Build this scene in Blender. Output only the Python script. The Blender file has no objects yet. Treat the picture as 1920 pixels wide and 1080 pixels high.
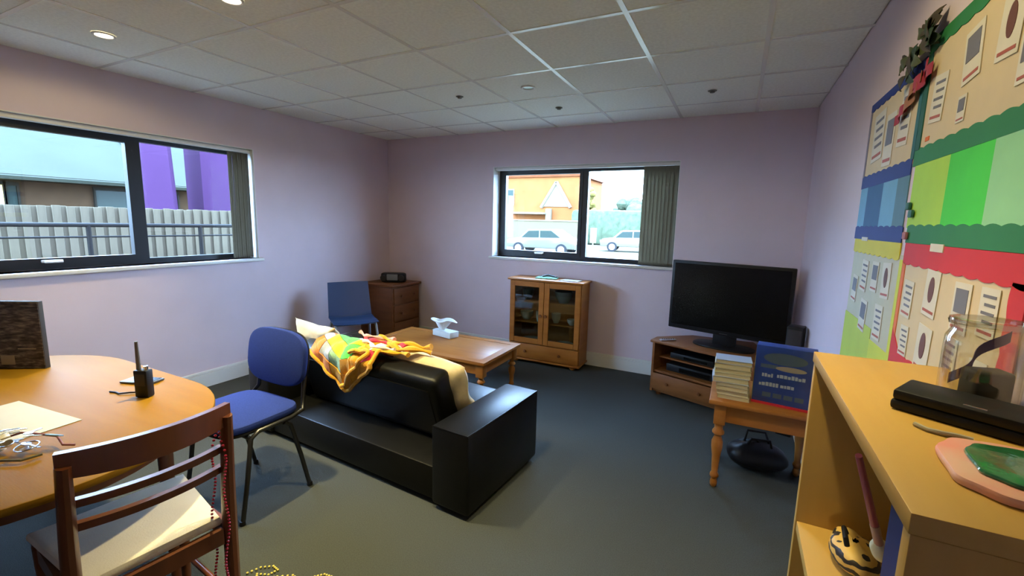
import bpy, bmesh, math, random
from mathutils import Vector, Matrix, Euler, noise
random.seed(7)
C = bpy.context.scene.collection
S = bpy.context.scene
PI = math.pi
R = math.radians

# ------------------------------------------------------------------ camera
cam_d = bpy.data.cameras.new('camera'); cam = bpy.data.objects.new('camera', cam_d); C.objects.link(cam)
cam_d.sensor_width = 36.0; cam_d.lens = 840.2 / 1920 * 36; cam_d.clip_start = 0.02
_r = Vector((0.8933156, -0.0870067, -0.4409275)), Vector((0.4488010, 0.1208120, 0.8854277)), Vector((0.0237688, 0.9888550, -0.1469720))
rt = Vector((0.8933156, 0.4488010, 0.0237688)); up = Vector((-0.0870067, 0.1208120, 0.9888550)); fw = Vector((-0.4409275, 0.8854277, -0.1469720))
m4 = Matrix((rt, up, -fw)).transposed().to_4x4(); m4.translation = Vector((0, 0, 1.4807))
cam.matrix_world = m4
S.camera = cam

# ------------------------------------------------------------------ world, exposure
SKY = 42.0
w = bpy.data.worlds.new('sky'); S.world = w; w.use_nodes = True
nt = w.node_tree; nt.nodes.clear()
o = nt.nodes.new('ShaderNodeOutputWorld'); b = nt.nodes.new('ShaderNodeBackground')
tc = nt.nodes.new('ShaderNodeTexCoord'); sp = nt.nodes.new('ShaderNodeSeparateXYZ'); cr = nt.nodes.new('ShaderNodeValToRGB')
nt.links.new(tc.outputs['Generated'], sp.inputs[0]); nt.links.new(sp.outputs['Z'], cr.inputs[0])
cr.color_ramp.elements[0].position = 0.0; cr.color_ramp.elements[0].color = (0.46, 0.66, 1.0, 1)
cr.color_ramp.elements[1].position = 0.8; cr.color_ramp.elements[1].color = (0.37, 0.57, 1.0, 1)
nt.links.new(cr.outputs[0], b.inputs['Color']); b.inputs['Strength'].default_value = SKY
nt.links.new(b.outputs[0], o.inputs[0])
S.view_settings.view_transform = 'Standard'; S.view_settings.look = 'None'
S.view_settings.exposure = 0.28; S.view_settings.gamma = 1.0; S.view_settings.use_curve_mapping = False
S.cycles.use_denoising = True
S.cycles.max_bounces = 10; S.cycles.diffuse_bounces = 5; S.cycles.transparent_max_bounces = 12
S.cycles.sample_clamp_indirect = 6
LAMP = 95.0                      # watts of each ceiling downlight

# ------------------------------------------------------------------ helpers
def lin(c):
    if isinstance(c, str):
        c = tuple(int(c[i:i+2], 16) / 255 for i in (0, 2, 4))
        c = tuple(x / 12.92 if x <= 0.04045 else ((x + 0.055) / 1.055) ** 2.4 for x in c)
    return (*c[:3], 1)

def mat(name, col, rough=0.6, var=0.0, scale=20.0, bump=0.0, bscale=None, metal=0.0, spec=0.5, col2=None,
        stretch=None, coat=0.0, sheen=0.0, detail=4.0):
    m = bpy.data.materials.new(name); m.use_nodes = True
    n = m.node_tree.nodes; l = m.node_tree.links; p = n['Principled BSDF']
    c1 = lin(col)
    p.inputs['Base Color'].default_value = c1; p.inputs['Roughness'].default_value = rough
    p.inputs['Metallic'].default_value = metal; p.inputs['Specular IOR Level'].default_value = spec
    p.inputs['Coat Weight'].default_value = coat; p.inputs['Coat Roughness'].default_value = 0.15
    p.inputs['Sheen Weight'].default_value = sheen
    tcn = n.new('ShaderNodeTexCoord'); mp = n.new('ShaderNodeMapping'); l.new(tcn.outputs['Object'], mp.inputs[0])
    if stretch: mp.inputs['Scale'].default_value = stretch
    if var or col2:
        nz = n.new('ShaderNodeTexNoise'); nz.inputs['Scale'].default_value = scale; nz.inputs['Detail'].default_value = detail
        l.new(mp.outputs[0], nz.inputs['Vector'])
        rp = n.new('ShaderNodeValToRGB'); rp.color_ramp.elements[0].position = 0.3; rp.color_ramp.elements[1].position = 0.7
        if col2: a, bb = c1, lin(col2)
        else:
            a = tuple(max(0, x * (1 - var)) for x in c1[:3]) + (1,); bb = tuple(min(1, x * (1 + var)) for x in c1[:3]) + (1,)
        rp.color_ramp.elements[0].color = a; rp.color_ramp.elements[1].color = bb
        l.new(nz.outputs['Fac'], rp.inputs[0]); l.new(rp.outputs[0], p.inputs['Base Color'])
    if bump:
        bn = n.new('ShaderNodeTexNoise'); bn.inputs['Scale'].default_value = bscale or scale * 3; bn.inputs['Detail'].default_value = 3
        l.new(mp.outputs[0], bn.inputs['Vector'])
        bp = n.new('ShaderNodeBump'); bp.inputs['Strength'].default_value = bump; bp.inputs['Distance'].default_value = 0.005
        l.new(bn.outputs['Fac'], bp.inputs['Height']); l.new(bp.outputs[0], p.inputs['Normal'])
    return m

def wood(name, a, b, rough=0.35, stretch=(1, 1, 1), scale=9.0, coat=0.0):
    return mat(name, a, rough, col2=b, stretch=stretch, scale=scale, bump=0.05, bscale=30, coat=coat)

def glass(name, tint=(1, 1, 1), refl=0.08, rough=0.02):
    m = bpy.data.materials.new(name); m.use_nodes = True
    n = m.node_tree.nodes; l = m.node_tree.links; n.clear()
    out = n.new('ShaderNodeOutputMaterial'); mx = n.new('ShaderNodeMixShader'); tr = n.new('ShaderNodeBsdfTransparent'); gl = n.new('ShaderNodeBsdfGlossy')
    lw = n.new('ShaderNodeLayerWeight'); lw.inputs['Blend'].default_value = 0.25
    ma = n.new('ShaderNodeMath'); ma.operation = 'MULTIPLY_ADD'; ma.inputs[1].default_value = 0.5; ma.inputs[2].default_value = refl
    tr.inputs[0].default_value = (*tint, 1); gl.inputs['Roughness'].default_value = rough
    l.new(lw.outputs['Facing'], ma.inputs[0]); l.new(ma.outputs[0], mx.inputs[0]); l.new(tr.outputs[0], mx.inputs[1]); l.new(gl.outputs[0], mx.inputs[2])
    l.new(mx.outputs[0], out.inputs[0]); return m

def emit(name, col, s):
    m = bpy.data.materials.new(name); m.use_nodes = True
    n = m.node_tree.nodes; p = n['Principled BSDF']
    p.inputs['Base Color'].default_value = lin(col); p.inputs['Emission Color'].default_value = lin(col); p.inputs['Emission Strength'].default_value = s
    return m

class MB:
    """collects shapes into one mesh"""
    def __init__(s): s.b = bmesh.new()
    def _add(s, verts, M): bmesh.ops.transform(s.b, matrix=M, verts=verts)
    def box(s, x0, x1, y0, y1, z0, z1, bev=0.0, M=None, seg=2):
        t = bmesh.new(); r = bmesh.ops.create_cube(t, size=1)
        bmesh.ops.transform(t, matrix=Matrix.Translation(((x0+x1)/2, (y0+y1)/2, (z0+z1)/2)) @ Matrix.Diagonal((abs(x1-x0), abs(y1-y0), abs(z1-z0), 1)), verts=t.verts)
        if bev: bmesh.ops.bevel(t, geom=list(t.edges), offset=bev, segments=seg, profile=0.5, affect='EDGES')
        return s._merge(t, M)
    def _merge(s, t, M=None):
        if M is not None: bmesh.ops.transform(t, matrix=M, verts=t.verts)
        me = bpy.data.meshes.new('t'); t.to_mesh(me); t.free(); s.b.from_mesh(me); bpy.data.meshes.remove(me); return s
    def cyl(s, p0, p1, r0, r1=None, seg=12, caps=True):
        p0, p1 = Vector(p0), Vector(p1); d = p1 - p0
        t = bmesh.new(); bmesh.ops.create_cone(t, cap_ends=caps, segments=seg, radius1=r0, radius2=r0 if r1 is None else r1, depth=d.length)
        q = d.to_track_quat('Z', 'Y').to_matrix().to_4x4()
        return s._merge(t, Matrix.Translation((p0 + p1) / 2) @ q)
    def lathe(s, prof, seg=20, M=None, close=True):
        t = bmesh.new(); rings = []
        for r, z in prof:
            rings.append([t.verts.new((r*math.cos(2*PI*k/seg), r*math.sin(2*PI*k/seg), z)) for k in range(seg)])
        for a, c in zip(rings, rings[1:]):
            for k in range(seg): t.faces.new((a[k], a[(k+1) % seg], c[(k+1) % seg], c[k]))
        if close:
            t.faces.new(list(reversed(rings[0]))); t.faces.new(rings[-1])
        return s._merge(t, M)
    def tube(s, pts, r, seg=8, sy=1.0, closed=False):
        pts = [Vector(p) for p in pts]; t = bmesh.new(); rings = []; n = len(pts)
        upv = None
        for i, p in enumerate(pts):
            if closed: d = pts[(i+1) % n] - pts[i-1]
            else: d = (pts[min(i+1, n-1)] - pts[max(i-1, 0)])
            d.normalize()
            if upv is None:
                upv = Vector((0, 0, 1)) if abs(d.z) < .9 else Vector((0, 1, 0))
            a = d.cross(upv); 
            if a.length < 1e-4: a = d.orthogonal()
            a.normalize(); bb = a.cross(d); bb.normalize(); upv = bb
            rr = r[i] if isinstance(r, (list, tuple)) else r
            rings.append([t.verts.new(p + a*math.cos(2*PI*k/seg)*rr + bb*math.sin(2*PI*k/seg)*rr*sy) for k in range(seg)])
        prs = list(zip(rings, rings[1:])) + ([(rings[-1], rings[0])] if closed else [])
        for a, c in prs:
            for k in range(seg): t.faces.new((a[k], c[k], c[(k+1) % seg], a[(k+1) % seg]))
        if not closed:
            t.faces.new(rings[0]); t.faces.new(list(reversed(rings[-1])))
        return s._merge(t)
    def prism(s, poly, z0, z1, bev=0.0, M=None):
        t = bmesh.new(); lo = [t.verts.new((x, y, z0)) for x, y in poly]
        f = t.faces.new(lo); r = bmesh.ops.extrude_face_region(t, geom=[f])
        bmesh.ops.translate(t, vec=(0, 0, z1-z0), verts=[v for v in r['geom'] if isinstance(v, bmesh.types.BMVert)])
        bmesh.ops.recalc_face_normals(t, faces=t.faces)
        if bev:
            es = [e for e in t.edges if abs(e.verts[0].co.z - e.verts[1].co.z) < 1e-6]
            bmesh.ops.bevel(t, geom=es, offset=bev, segments=2, profile=.5, affect='EDGES')
        return s._merge(t, M)
    def grid(s, f, nu, nv, thick=0.0):
        """surface f(u,v) in 0..1, given thickness along the normals"""
        t = bmesh.new(); V = [[t.verts.new(f(i/nu, j/nv)) for j in range(nv+1)] for i in range(nu+1)]
        for i in range(nu):
            for j in range(nv): t.faces.new((V[i][j], V[i+1][j], V[i+1][j+1], V[i][j+1]))
        if thick:
            bmesh.ops.recalc_face_normals(t, faces=t.faces)
            bmesh.ops.solidify(t, geom=list(t.faces), thickness=thick)
        return s._merge(t)
    def build(s, name, m, parent=None, smooth=True, ang=40):
        bmesh.ops.recalc_face_normals(s.b, faces=s.b.faces)
        me = bpy.data.meshes.new(name); s.b.to_mesh(me); s.b.free()
        o = bpy.data.objects.new(name, me); C.objects.link(o)
        if m: me.materials.append(m)
        if parent is not None: o.parent = parent
        if smooth:
            for p in me.polygons: p.use_smooth = True
            me.set_sharp_from_angle(angle=R(ang))
        return o

def tag(o, label=None, cat=None, group=None, kind=None):
    if label: o['label'] = label
    if cat: o['category'] = cat
    if group: o['group'] = group
    if kind: o['kind'] = kind
    return o
def thing(name, loc, rz, label, cat, group=None):
    o = bpy.data.objects.new(name, None); C.objects.link(o); o.location = loc; o.rotation_euler = (0, 0, rz); o.empty_display_size = .1
    return tag(o, label, cat, group)
def BX(name, m, parent, *a, bev=0.0, label=None, M=None, **k):
    o = MB().box(*a, bev=bev, M=M).build(name, m, parent, **k)
    if label: o['label'] = label
    return o
def copy_tree(o, parent=None):
    c = o.copy(); C.objects.link(c)
    if parent is not None: c.parent = parent
    for ch in list(o.children): copy_tree(ch, c)
    return c

# ------------------------------------------------------------------ materials
M = {}
M['wall'] = mat('lilac_paint', (0.70, 0.585, 0.66), 0.75, var=.03, scale=3, bump=.08, bscale=140, spec=.3)
M['ceil'] = mat('ceiling_tile', (0.90, 0.93, 0.88), 0.85, var=.06, scale=60, bump=.25, bscale=180, spec=.2)
M['bar'] = mat('white_grid_metal', (0.86, 0.87, 0.84), 0.2, spec=.6)
M['white'] = mat('white_gloss_paint', (0.72, 0.72, 0.70), 0.35)
M['whiteplastic'] = mat('white_plastic', (0.75, 0.75, 0.74), 0.4)
M['carpet'] = mat('carpet', (0.046, 0.051, 0.047), 0.95, col2=(0.068, 0.074, 0.068), scale=230, bump=.6, bscale=320, spec=.1, detail=2)
M['frame'] = mat('dark_window_frame', (0.012, 0.012, 0.015), 0.35)
M['pane'] = glass('window_glass', (.93, .97, .96), .03)
M['blind'] = mat('taupe_blind_fabric', (0.15, 0.135, 0.105), 0.9, var=.12, scale=160, stretch=(1, 1, .1))
_n = M['blind'].node_tree.nodes; _l = M['blind'].node_tree.links
_t = _n.new('ShaderNodeBsdfTranslucent'); _t.inputs[0].default_value = (.30, .27, .20, 1); _mx = _n.new('ShaderNodeMixShader'); _mx.inputs[0].default_value = .35
_l.new(_n['Principled BSDF'].outputs[0], _mx.inputs[1]); _l.new(_t.outputs[0], _mx.inputs[2]); _l.new(_mx.outputs[0], _n['Material Output'].inputs[0])
M['pine'] = wood('varnished_pine', (0.32, 0.110, 0.018), (0.40, 0.150, 0.028), .35, (1, 1, 6), 3.5)
M['pineh'] = wood('varnished_pine_across', (0.33, 0.113, 0.018), (0.41, 0.155, 0.028), .34, (1.2, 8, 8), 3)
M['table'] = wood('honey_pine_tabletop', (0.215, 0.102, 0.005), (0.24, 0.12, 0.007), .55, (1, 7, 7), 2.5, .0)
M['table'].node_tree.nodes['Principled BSDF'].inputs['Specular IOR Level'].default_value = .08
M['darkpine'] = wood('dark_pine', (0.14, 0.045, 0.010), (0.19, 0.066, 0.016), .5, (1, 1, 6), 4)
M['tvpine'] = wood('brown_pine', (0.19, 0.068, 0.018), (0.25, 0.096, 0.027), .45, (1.2, 1.2, 6), 4)
for _k in ('pine', 'pineh', 'darkpine', 'tvpine'): M[_k].node_tree.nodes['Principled BSDF'].inputs['Specular IOR Level'].default_value = .3
M['maho'] = wood('mahogany', (0.105, 0.029, 0.008), (0.15, 0.042, 0.011), .3, (6, 6, 1.2), 4, .2)
M['beech'] = wood('beech_laminate', (0.46, 0.27, 0.055), (0.50, 0.30, 0.065), .45, (8, 1, 8), 3)
M['beechv'] = wood('beech_laminate_upright', (0.44, 0.26, 0.055), (0.48, 0.29, 0.065), .45, (8, 8, 1), 3)
M['leather'] = mat('black_leather', (0.004, 0.004, 0.004), 0.36, var=.2, scale=30, bump=.1, bscale=220, spec=.22)
M['cream'] = mat('cream_cotton', (0.62, 0.50, 0.30), 0.9, var=.08, scale=30, bump=.2, bscale=260, sheen=.2)
M['bluefab'] = mat('royal_blue_fabric', (0.016, 0.031, 0.165), 0.9, var=.14, scale=220, bump=.3, bscale=420, spec=.15)
M['blackmetal'] = mat('black_tube', (0.012, 0.012, 0.013), 0.3)
M['blackpl'] = mat('black_plastic', (0.008, 0.008, 0.009), 0.45, var=.1, spec=.25)
M['screen'] = mat('dark_tv_screen', (0.003, 0.003, 0.003), 0.25, spec=.2)
M['navyplastic'] = mat('slate_blue_plastic', (0.025, 0.05, 0.12), 0.4)
M['greymetal'] = mat('grey_metal', (0.36, 0.40, 0.43), 0.4)
M['steel'] = mat('steel', (0.6, 0.6, 0.6), 0.22, metal=1.0)
M['brass'] = mat('brass', (0.45, 0.33, 0.14), 0.3, metal=1.0)
M['paper'] = mat('white_paper', (0.46, 0.445, 0.385), 0.8, var=.02)
M['seat'] = mat('cream_seat_cloth', (0.66, 0.61, 0.52), 0.85, var=.05, scale=8, bump=.15, bscale=200)
M['cabglass'] = glass('cabinet_glass', (.75, .8, .78), .05)
M['jarglass'] = glass('jar_glass', (.95, .96, .93), .07, .03)
def flat(name, c, rough=.7, **k):
    if name not in M: M[name] = mat(name, c, rough, **k)
    return M[name]

# ================================================================== ROOM SHELL
XL, YB, XR, H, YN = -4.014, 4.476, 0.495, 2.444, -2.4
WT, WS = 2.072, 1.085            # window head and sill heights
T = 0.27
def struct(o, label, cat): return tag(o, label, cat, kind='structure')
fl = BX('floor', M['carpet'], None, XL-T, XR+T, YN-T, YB+T, -.12, 0)
struct(fl, 'dark grey carpet covering the whole room', 'floor')
wl = MB()
W1a, W1b = 0.745, 2.705
for y0, y1, z0, z1 in ((YN-T, W1a, 0, H+.15), (W1b, YB+T, 0, H+.15), (W1a, W1b, 0, WS), (W1a, W1b, WT, H+.15)): wl.box(XL-T, XL, y0, y1, z0, z1)
struct(wl.build('wall_left', M['wall'], smooth=False), 'lilac painted left wall with a wide dark-framed window', 'wall')
wb = MB(); W2a, W2b = -2.495, -0.530
for x0, x1, z0, z1 in ((XL, W2a, 0, H+.15), (W2b, XR, 0, H+.15), (W2a, W2b, 0, WS), (W2a, W2b, WT, H+.15)): wb.box(x0, x1, YB, YB+T, z0, z1)
struct(wb.build('wall_back', M['wall'], smooth=False), 'lilac painted back wall behind the glass cabinet and television', 'wall')
struct(BX('wall_right', M['wall'], None, XR, XR+T, YN-T, YB+T, 0, H+.15, smooth=False), 'lilac painted right wall carrying the bright paper displays', 'wall')
struct(BX('wall_front', M['wall'], None, XL, XR, YN-T, YN, 0, H+.15, smooth=False), 'lilac painted wall behind the viewer', 'wall')
# baseboards
def skirt(name, x0, x1, y0, y1, label, axis):
    m = MB()
    m.box(x0, x1, y0, y1, 0, .118)
    if axis == 'L': m.box(x0, x1-.006, y0, y1, .118, .142, bev=.004)
    elif axis == 'R': m.box(x0+.006, x1, y0, y1, .118, .142, bev=.004)
    else: m.box(x0, x1, y0+.006, y1, .118, .142, bev=.004)
    struct(m.build(name, M['white']), label, 'baseboard')
skirt('baseboard_left', XL, XL+.018, YN, YB, 'white skirting along the left wall', 'L')
skirt('baseboard_back', XL+.018, XR-.018, YB-.018, YB, 'white skirting along the back wall', 'B')
skirt('baseboard_right', XR-.018, XR, YN, YB, 'white skirting along the right wall', 'R')
# ceiling: slab, recessed tiles, grid bars
cl = BX('ceiling', M['ceil'], None, XL, XR, YN, YB, H+.012, H+.15, smooth=False)
struct(cl, 'suspended ceiling of square off-white tiles in a white metal grid', 'ceiling')
gx = [-2.3517 + .6*i for i in range(-3, 6)]; gy = [2.2129 + .6*j for j in range(-8, 5)]
gx = [x for x in gx if XL+.03 < x < XR-.03]; gy = [y for y in gy if YN+.03 < y < YB-.03]
xs = [XL] + gx + [XR]; ys = [YN] + gy + [YB]
tile_mesh = {}
for i in range(len(xs)-1):
    for j in range(len(ys)-1):
        a, c = round(xs[i+1]-xs[i]-.016, 4), round(ys[j+1]-ys[j]-.016, 4)
        if (a, c) not in tile_mesh:
            t = MB().box(-a/2, a/2, -c/2, c/2, 0, .010, bev=.003, seg=1).build('ceiling_tile', M['ceil'], cl); tile_mesh[(a, c)] = t.data
        else:
            t = bpy.data.objects.new('ceiling_tile', tile_mesh[(a, c)]); C.objects.link(t); t.parent = cl
        t.location = ((xs[i]+xs[i+1])/2, (ys[j]+ys[j+1])/2, H+.002 + random.uniform(-.0008, .0008))
for x in gx: BX('grid_bar', M['bar'], cl, x-.012, x+.012, YN, YB, H-.001, H+.004, smooth=False)
for y in gy: BX('grid_bar', M['bar'], cl, XL, XR, y-.012, y+.012, H-.0005, H+.004, smooth=False)

# ------------------------------------------------------------------ windows
def window(name, label, length, origin, rz, mull, blind_label, blind0, blind1):
    """local x runs along the wall (0..length, left to right seen from inside), local y outwards"""
    D = .15
    r = thing(name, origin, rz, label, 'window'); r['kind'] = 'structure'
    # reveal lining and sill
    rv = MB(); rv.box(0, .006, 0, D, 0, WT-WS); rv.box(length-.006, length, 0, D, 0, WT-WS); rv.box(0, length, 0, D, WT-WS-.006, WT-WS)
    rv.build('reveal', M['white'], r, smooth=False)
    BX('sill', M['white'], r, -.03, length+.03, -.035, D, -.028, 0.0, bev=.006)
    z1 = WT-WS-.006; f = .05
    fr = MB(); fr.box(.006, length-.006, D, D+.06, 0, f*.8); fr.box(.006, length-.006, D, D+.06, z1-f, z1); fr.box(.006, .006+f, D, D+.06, f*.8, z1-f)
    fr.box(length-.006-f, length-.006, D, D+.06, f*.8, z1-f); fr.box(mull-.03, mull+.03, D-.006, D+.06, f*.8, z1-f)
    fr.build('frame', M['frame'], r, smooth=False)
    # opening sash, left leaf
    s = .035; a0, a1 = .006+f, mull-.03
    sh = MB(); sh.box(a0, a1, D-.012, D+.04, f*.8, f*.8+s); sh.box(a0, a1, D-.012, D+.04, z1-f-s*.6, z1-f); sh.box(a0, a0+s, D-.012, D+.04, f*.8+s, z1-f-s*.6); sh.box(a1-s, a1, D-.012, D+.04, f*.8+s, z1-f-s*.6)
    so = sh.build('sash', M['frame'], r, smooth=False)
    BX('pane', M['pane'], so, a0+s, a1-s, D+.02, D+.026, f*.8+s, z1-f-s*.6, smooth=False)
    BX('pane', M['pane'], r, mull+.03, length-.006-f, D+.02, D+.026, f*.8, z1-f, smooth=False)
    hc = (a0+a1)/2
    h = MB(); h.box(hc-.055, hc+.055, D-.028, D-.012, f*.8+.006, f*.8+.024, bev=.004); h.box(hc-.045, hc+.05, D-.045, D-.030, f*.8+.004, f*.8+.016, bev=.004)
    ho = h.build('handle', M['whiteplastic'], so); ho['label'] = 'white window handle'
    # vertical blind drawn to the right
    bl = thing('vertical_blind', origin, rz, blind_label, 'blind')
    BX('headrail', M['white'], bl, .01, length-.01, .03, .075, z1-.032, z1-.001, bev=.003)
    n = 9
    for k in range(n):
        x = blind0 + (blind1-blind0)*(k+.5)/n; wd = (blind1-blind0)/n*1.25
        v = MB().box(-wd/2, wd/2, -.0012, .0012, .012, z1-.034).build('vane', M['blind'], bl, smooth=False)
        v.location = (x, .045+.004*(k % 2), 0); v.rotation_euler = (0, 0, R(14+random.uniform(-3, 3)))
        BX('weight', M['blind'], v, -wd/2+.004, wd/2-.004, -.003, .003, .006, .022)
    return r
window('window_1', 'wide dark-framed two-pane window in the left wall over the dining table', W1b-W1a, (XL, W1a, WS), R(90), 1.734-W1a+.125,
       'taupe vertical blind stacked at the right of the left-wall window', 1.75, 1.935)
window('window_2', 'dark-framed two-pane window in the back wall above the glass cabinet', W2b-W2a, (W2a, YB, WS), 0, -1.470-W2a,
       'taupe vertical blind stacked beside the television at the back-wall window', 1.635, 1.945)

# ------------------------------------------------------------------ ceiling fittings
lens_on = emit('lamp_lens_lit', (1.0, .80, .52), 14.0); lens_off = mat('lamp_lens_unlit', (.50, .72, .62), .15)  # unlit lens: pale green reflection painted into its base colour
def downlight(x, y, lit, label, power=LAMP):
    r = thing('ceiling_downlight', (x, y, H), 0, label, 'ceiling light', 'recessed round downlights in the ceiling')
    MB().lathe([(.052, -.0005), (.052, -.005), (.047, -.008), (.040, -.006), (.038, .006), (.045, .006)], 24, close=False).build('trim_ring', M['whiteplastic'], r)
    MB().lathe([(.0005, -.002), (.025, -.0025), (.039, -.001), (.039, .002), (.0005, .002)], 24, close=False).build('lamp_lens', lens_on if lit else lens_off, r)
    if lit:
        for nm, e_, sz, bl_ in (('downlight_beam', power, 84, 1.0), ('downlight_spill', (LAMP*.09 if x < -3 else min(power, LAMP*.75)*.2), 174, .25)):
            d = bpy.data.lights.new(nm, 'SPOT'); d.energy = e_; d.color = (1.0, .84, .42); d.spot_size = R(sz); d.spot_blend = bl_; d.shadow_soft_size = .035
            o = bpy.data.objects.new(nm, d); C.objects.link(o); o.parent = r; o.location = (0, 0, -.02)
downlight(-3.22, 1.345, True, 'lit warm ceiling downlight nearest the left window', LAMP*1.1)
downlight(-2.14, 1.38, True, 'lit warm ceiling downlight above the blue chair at the table end', LAMP*2.8)
downlight(-1.13, 1.38, True, 'lit warm ceiling downlight above the sofa corner', LAMP*1.35)
downlight(-0.12, 1.38, True, 'lit warm ceiling downlight above the bookcase', LAMP*.85)
downlight(-1.456, 3.105, False, 'unlit ceiling downlight with painted pale green reflection in front of the back window')
for x, lb in ((-3.22, 'unlit ceiling downlight behind the viewer, in the row end by the left wall'), (-2.14, 'unlit ceiling downlight behind the viewer, second from the left wall'), (-1.13, 'unlit ceiling downlight behind the viewer, second from the right wall'), (-.12, 'unlit ceiling downlight behind the viewer, in the row end by the right wall')): downlight(x, -.5, False, lb)
for x, y, lb in ((-2.056, 3.124, 'small dark round ceiling sensor left of the unlit downlight'), (-1.454, 3.731, 'small dark round ceiling sensor above the back window'), (-.256, 3.67, 'small dark round ceiling sensor nearest the right wall')):
    r = thing('ceiling_sensor', (x, y, H), 0, lb, 'sensor', 'small ceiling sensors')
    MB().lathe([(.001, -.016), (.016, -.014), (.019, -.004), (.03, -.003), (.03, -.0005)], 16, close=False).build('sensor_body', flat('sensor_grey', (.14, .14, .13)), r)

# ================================================================== OUTSIDE
EXT = (.36, .29, .19)                        # darkens and warms outdoor colours to offset the overbright blue sky
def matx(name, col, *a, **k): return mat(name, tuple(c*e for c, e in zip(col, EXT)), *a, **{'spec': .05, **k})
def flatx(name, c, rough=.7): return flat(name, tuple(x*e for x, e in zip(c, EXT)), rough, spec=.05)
GZ = -.32
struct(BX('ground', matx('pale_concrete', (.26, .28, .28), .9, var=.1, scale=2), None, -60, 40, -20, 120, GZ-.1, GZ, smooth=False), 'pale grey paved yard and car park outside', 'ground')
# left side: fence, railing, building with purple columns
fr = thing('picket_fence', (-6.3, 0, GZ), 0, 'pale close-board wooden fence outside the left window', 'fence')
fm = matx('weathered_board', (.20, .20, .19), .85, var=.2, scale=4, stretch=(4, 4, .6))
bd = MB().box(-.012, .012, -.034, .034, .03, 1.53-GZ, bev=.004, seg=1).build('board', fm, fr)
y = .9; k = 0
while y < 5.2:
    o_ = bd if k == 0 else bpy.data.objects.new('board', bd.data)
    if k: C.objects.link(o_); o_.parent = fr
    o_.location = ((0 if k % 2 else -.03), y, random.uniform(-.006, .006)); y += .056; k += 1
for z in (.5, 1.45): BX('fence_rail', fm, fr, -.085, -.045, .8, 5.2, z, z+.09)
rl = thing('metal_railing', (-5.6, 0, GZ), 0, 'thin dark metal handrail in front of the pale fence', 'railing')
dm = flatx('dark_rail_paint', (.03, .035, .045), .5)
MB().cyl((0, .9, 1.355-GZ), (0, 5, 1.335-GZ), .02).build('handrail', dm, rl); MB().cyl((0, .9, 1.24-GZ), (0, 5, 1.225-GZ), .009).build('mid_rail', dm, rl)
for y in (.95, 2.06, 3.07, 4.1): MB().cyl((0, y, 0), (0, y, 1.35-GZ), .02).build('post', dm, rl)
bdg = thing('community_building', (-11, 0, GZ), 0, 'low brick building with a pale metal roof behind the fence', 'building')
brick = matx('buff_brick', (.14, .10, .08), .9, var=.15, scale=8)
wm = MB()
wm.box(-.25, 0, -2, 12, 0, 2.3); wm.build('wall', brick, bdg, smooth=False)
slate = flatx('dark_fascia', (.05, .055, .06), .6)
BX('fascia', slate, bdg, -.1, .62, -2, 12, 2.28, 2.36)
rfm = matx('pale_metal_roof', (.085, .115, .125), .95, var=.05, scale=1.5)
def rooff(u, v): return (.66 - u*4.4, -2.2+v*14.4, 2.33 + u*2.25)
MB().grid(rooff, 2, 2, .06).build('roof', rfm, bdg, smooth=False)
for yy in [-2+3.6*i for i in range(4)]:
    MB().cyl((.6, yy, 2.37), (-3.7, yy, 4.57), .03, seg=6).build('roof_seam', rfm, bdg)
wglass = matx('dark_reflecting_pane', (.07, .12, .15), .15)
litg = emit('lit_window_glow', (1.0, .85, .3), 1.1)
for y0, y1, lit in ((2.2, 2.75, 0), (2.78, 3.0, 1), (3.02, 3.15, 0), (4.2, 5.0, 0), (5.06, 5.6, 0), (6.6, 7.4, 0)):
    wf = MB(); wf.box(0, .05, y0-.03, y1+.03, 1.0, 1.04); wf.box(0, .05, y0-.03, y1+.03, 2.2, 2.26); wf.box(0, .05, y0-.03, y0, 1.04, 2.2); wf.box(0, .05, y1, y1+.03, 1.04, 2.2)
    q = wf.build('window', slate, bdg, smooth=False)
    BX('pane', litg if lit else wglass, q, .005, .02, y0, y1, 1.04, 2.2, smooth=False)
purple = matx('purple_render', (.092, .045, .20), .7, var=.05, scale=3)
def pillar(y0, y1, lab, tilt, tk=1.1):
    r = thing('purple_column', (-8.0, (y0+y1)/2, GZ), 0, lab, 'column', 'purple tapered columns outside the left window')
    h = (y1-y0)/2; d = .34; dx = tilt
    def ring(z, k): return [(-d*k+0, -h*k+dx*(z/4.6), z), (d*k*.3, -h*k+dx*(z/4.6), z), (d*k, h*k*.15+dx*(z/4.6), z), (d*k*.2, h*k+dx*(z/4.6), z), (-d*k, h*k+dx*(z/4.6), z)]
    t = bmesh.new(); a = [t.verts.new(v) for v in ring(0, 1.0)]; c = [t.verts.new(v) for v in ring(4.6, tk)]
    for i in range(5): t.faces.new((a[i], a[(i+1) % 5], c[(i+1) % 5], c[i]))
    t.faces.new(a); t.faces.new(c); mb = MB(); mb._merge(t); mb.build('column_shaft', purple, r, smooth=False)
    BX('column_foot', flatx('grey_plinth', (.2, .2, .2)), r, -.5, .5, -h-.12, h+.12, 0, .18, bev=.02)
pillar(3.66, 4.12, 'purple tapered column just right of the window mullion', -.12, .80)
pillar(4.42, 4.96, 'purple tapered column nearest the blind outside the left window', .0, 1.05)
hs = thing('white_outbuilding', (-16, 10.2, GZ), R(20), 'small white gabled building seen between the purple columns', 'building')
hm = flatx('white_render', (.26, .25, .26))
MB().box(-2, 2, -2.2, 2.2, 0, 2.5).build('wall', hm, hs, smooth=False)
MB().prism([(-2.4, 2.45), (2.4, 2.45), (0, 3.9)], -2.3, 2.3, M=Matrix.Rotation(R(90), 4, 'Z') @ Matrix.Rotation(R(90), 4, 'X')).build('roof', hm, hs, smooth=False)

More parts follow.
